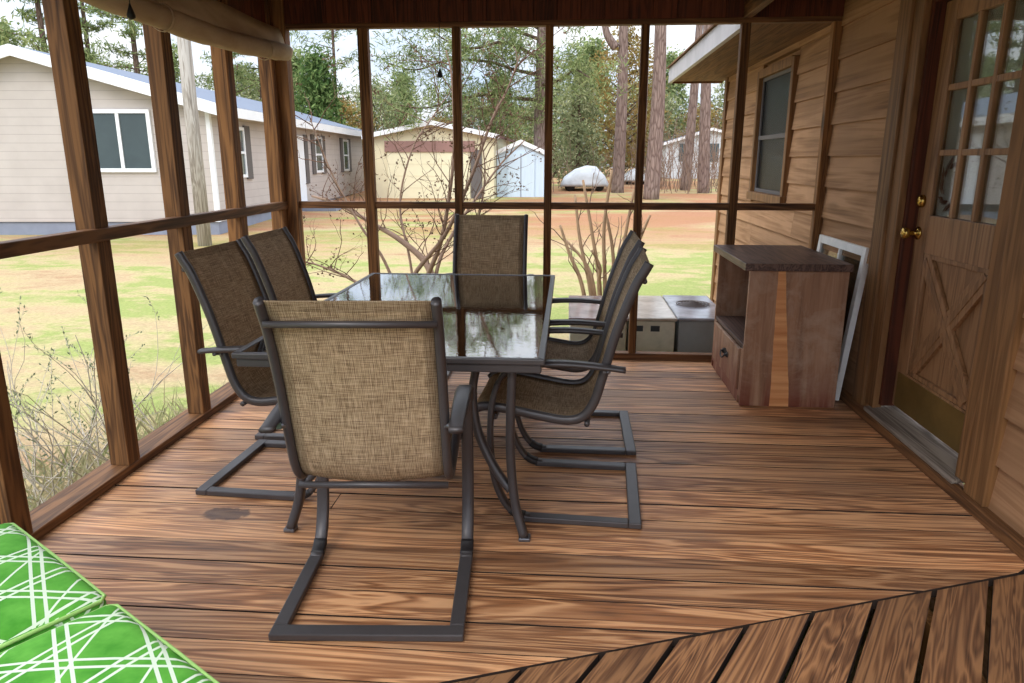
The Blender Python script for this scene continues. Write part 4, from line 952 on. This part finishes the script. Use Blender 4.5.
# the hazy tree line closing the view
lk = [bushy('treeline_tree', 51, 8.5, 3.6, 230, .30, M['dullgreen']), bushy('treeline_tree', 52, 10, 3.2, 230, .30, M['needle'], shape='cone', z0=.05), bushy('treeline_tree', 53, 7.0, 3.2, 190, .28, M['oakleaf'])]
G3 = 'trees of the far tree line'; used = [0, 0, 0]
for i, (px, Y, k, s) in enumerate(((20,55,1,1.1),(95,58,0,1.0),(180,60,1,1.0),(250,57,0,.9),(300,60,1,.95),(345,54,2,.75),(376,58,0,.8),(405,62,1,.8),(440,56,2,.6),(470,60,0,.7),(500,58,1,.75),(525,64,2,.75),(555,55,0,.75),(590,60,1,1.0),(640,58,0,.8),(668,64,1,.95),(700,57,2,.7),(735,60,0,.9),(780,58,1,1.0),(850,60,0,1.1),(930,57,1,1.1),(1000,60,0,1.1),(-60,56,0,1.2))):
    o = lk[k] if not used[k] else copy_tree(lk[k]); used[k] = 1; put(o, px, Y, 'tree of the hazy tree line closing off the yard', s, i*1.7, G3)
# bare undergrowth: many thin saplings at the edge of the yard
ub = MB(); lr = random.Random(77)
for k in range(230):
    px = lr.uniform(548, 735) if k < 105 else lr.uniform(640, 730) if k > 150 else lr.uniform(300, 500); Y = lr.uniform(33, 44); c = at(px, 180, Y); grow(ub, (c.x, Y, gz(Y)-.1), (lr.gauss(0,.2), lr.gauss(0,.2), 1), lr.uniform(.8, 3.0 if k < 105 else 4.2 if k > 150 else 1.3), .018, 1, lr, .5, 0, None, (2, 4), .14)
tag(ub.build('undergrowth', M['twig']), 'bare brown undergrowth of thin stems at the edge of the yard', 'undergrowth', None, 'stuff')

# ------------------------------------------------------------------ light, sky, camera
w = bpy.data.worlds.new('overcast_sky'); bpy.context.scene.world = w; w.use_nodes = True; nt = w.node_tree; nt.nodes.clear()
N = lambda t_: nt.nodes.new(t_)
out, bg, tc, mp, no, cr, sx, gr, mu = N('ShaderNodeOutputWorld'), N('ShaderNodeBackground'), N('ShaderNodeTexCoord'), N('ShaderNodeMapping'), N('ShaderNodeTexNoise'), N('ShaderNodeValToRGB'), N('ShaderNodeSeparateXYZ'), N('ShaderNodeValToRGB'), N('ShaderNodeMix')
mp.inputs['Scale'].default_value = (1, 1, 2.6); no.inputs['Scale'].default_value = 3.2; no.inputs['Detail'].default_value = 6; no.inputs['Roughness'].default_value = .6
cr.color_ramp.elements[0].position = .38; cr.color_ramp.elements[0].color = (.60, .72, .90, 1); cr.color_ramp.elements[1].position = .60; cr.color_ramp.elements[1].color = (.93, .96, 1.0, 1)
gr.color_ramp.elements[0].position = .0; gr.color_ramp.elements[0].color = (.58, .58, .58, 1); gr.color_ramp.elements[1].position = 1; gr.color_ramp.elements[1].color = (2.5, 2.5, 2.5, 1)
mu.data_type = 'RGBA'; mu.blend_type = 'MULTIPLY'; mu.inputs[0].default_value = 1
L = nt.links.new
L(tc.outputs['Generated'], mp.inputs[0]); L(mp.outputs[0], no.inputs['Vector']); L(no.outputs['Fac'], cr.inputs[0]); L(tc.outputs['Generated'], sx.inputs[0]); L(sx.outputs[2], gr.inputs[0])
L(cr.outputs[0], mu.inputs[6]); L(gr.outputs[0], mu.inputs[7]); L(mu.outputs[2], bg.inputs[0]); L(bg.outputs[0], out.inputs[0]); bg.inputs[1].default_value = .48
sun = bpy.data.lights.new('hazy_sun', 'SUN'); sun.energy = .45; sun.angle = R(25); sun.color = (1, .95, .87)
so = bpy.data.objects.new('hazy_sun', sun); C.objects.link(so); so.rotation_euler = (R(48), 0, R(-28))

cd = bpy.data.cameras.new('camera'); co = bpy.data.objects.new('camera', cd); C.objects.link(co)
cd.sensor_fit = 'HORIZONTAL'; cd.sensor_width = 36; cd.lens = F_PX/1024*36; cd.clip_end = 400; cd.clip_start = .02
m3 = Matrix((RT, UP, -FW)).transposed(); co.matrix_world = Matrix.Translation((0,0,CAM_H)) @ m3.to_4x4()
sc = bpy.context.scene; sc.camera = co
sc.view_settings.view_transform = 'Standard'; sc.view_settings.look = 'None'; sc.view_settings.gamma = 1; sc.view_settings.exposure = 1.8; sc.view_settings.use_curve_mapping = False
sc.cycles.max_bounces = 10; sc.cycles.transparent_max_bounces = 12
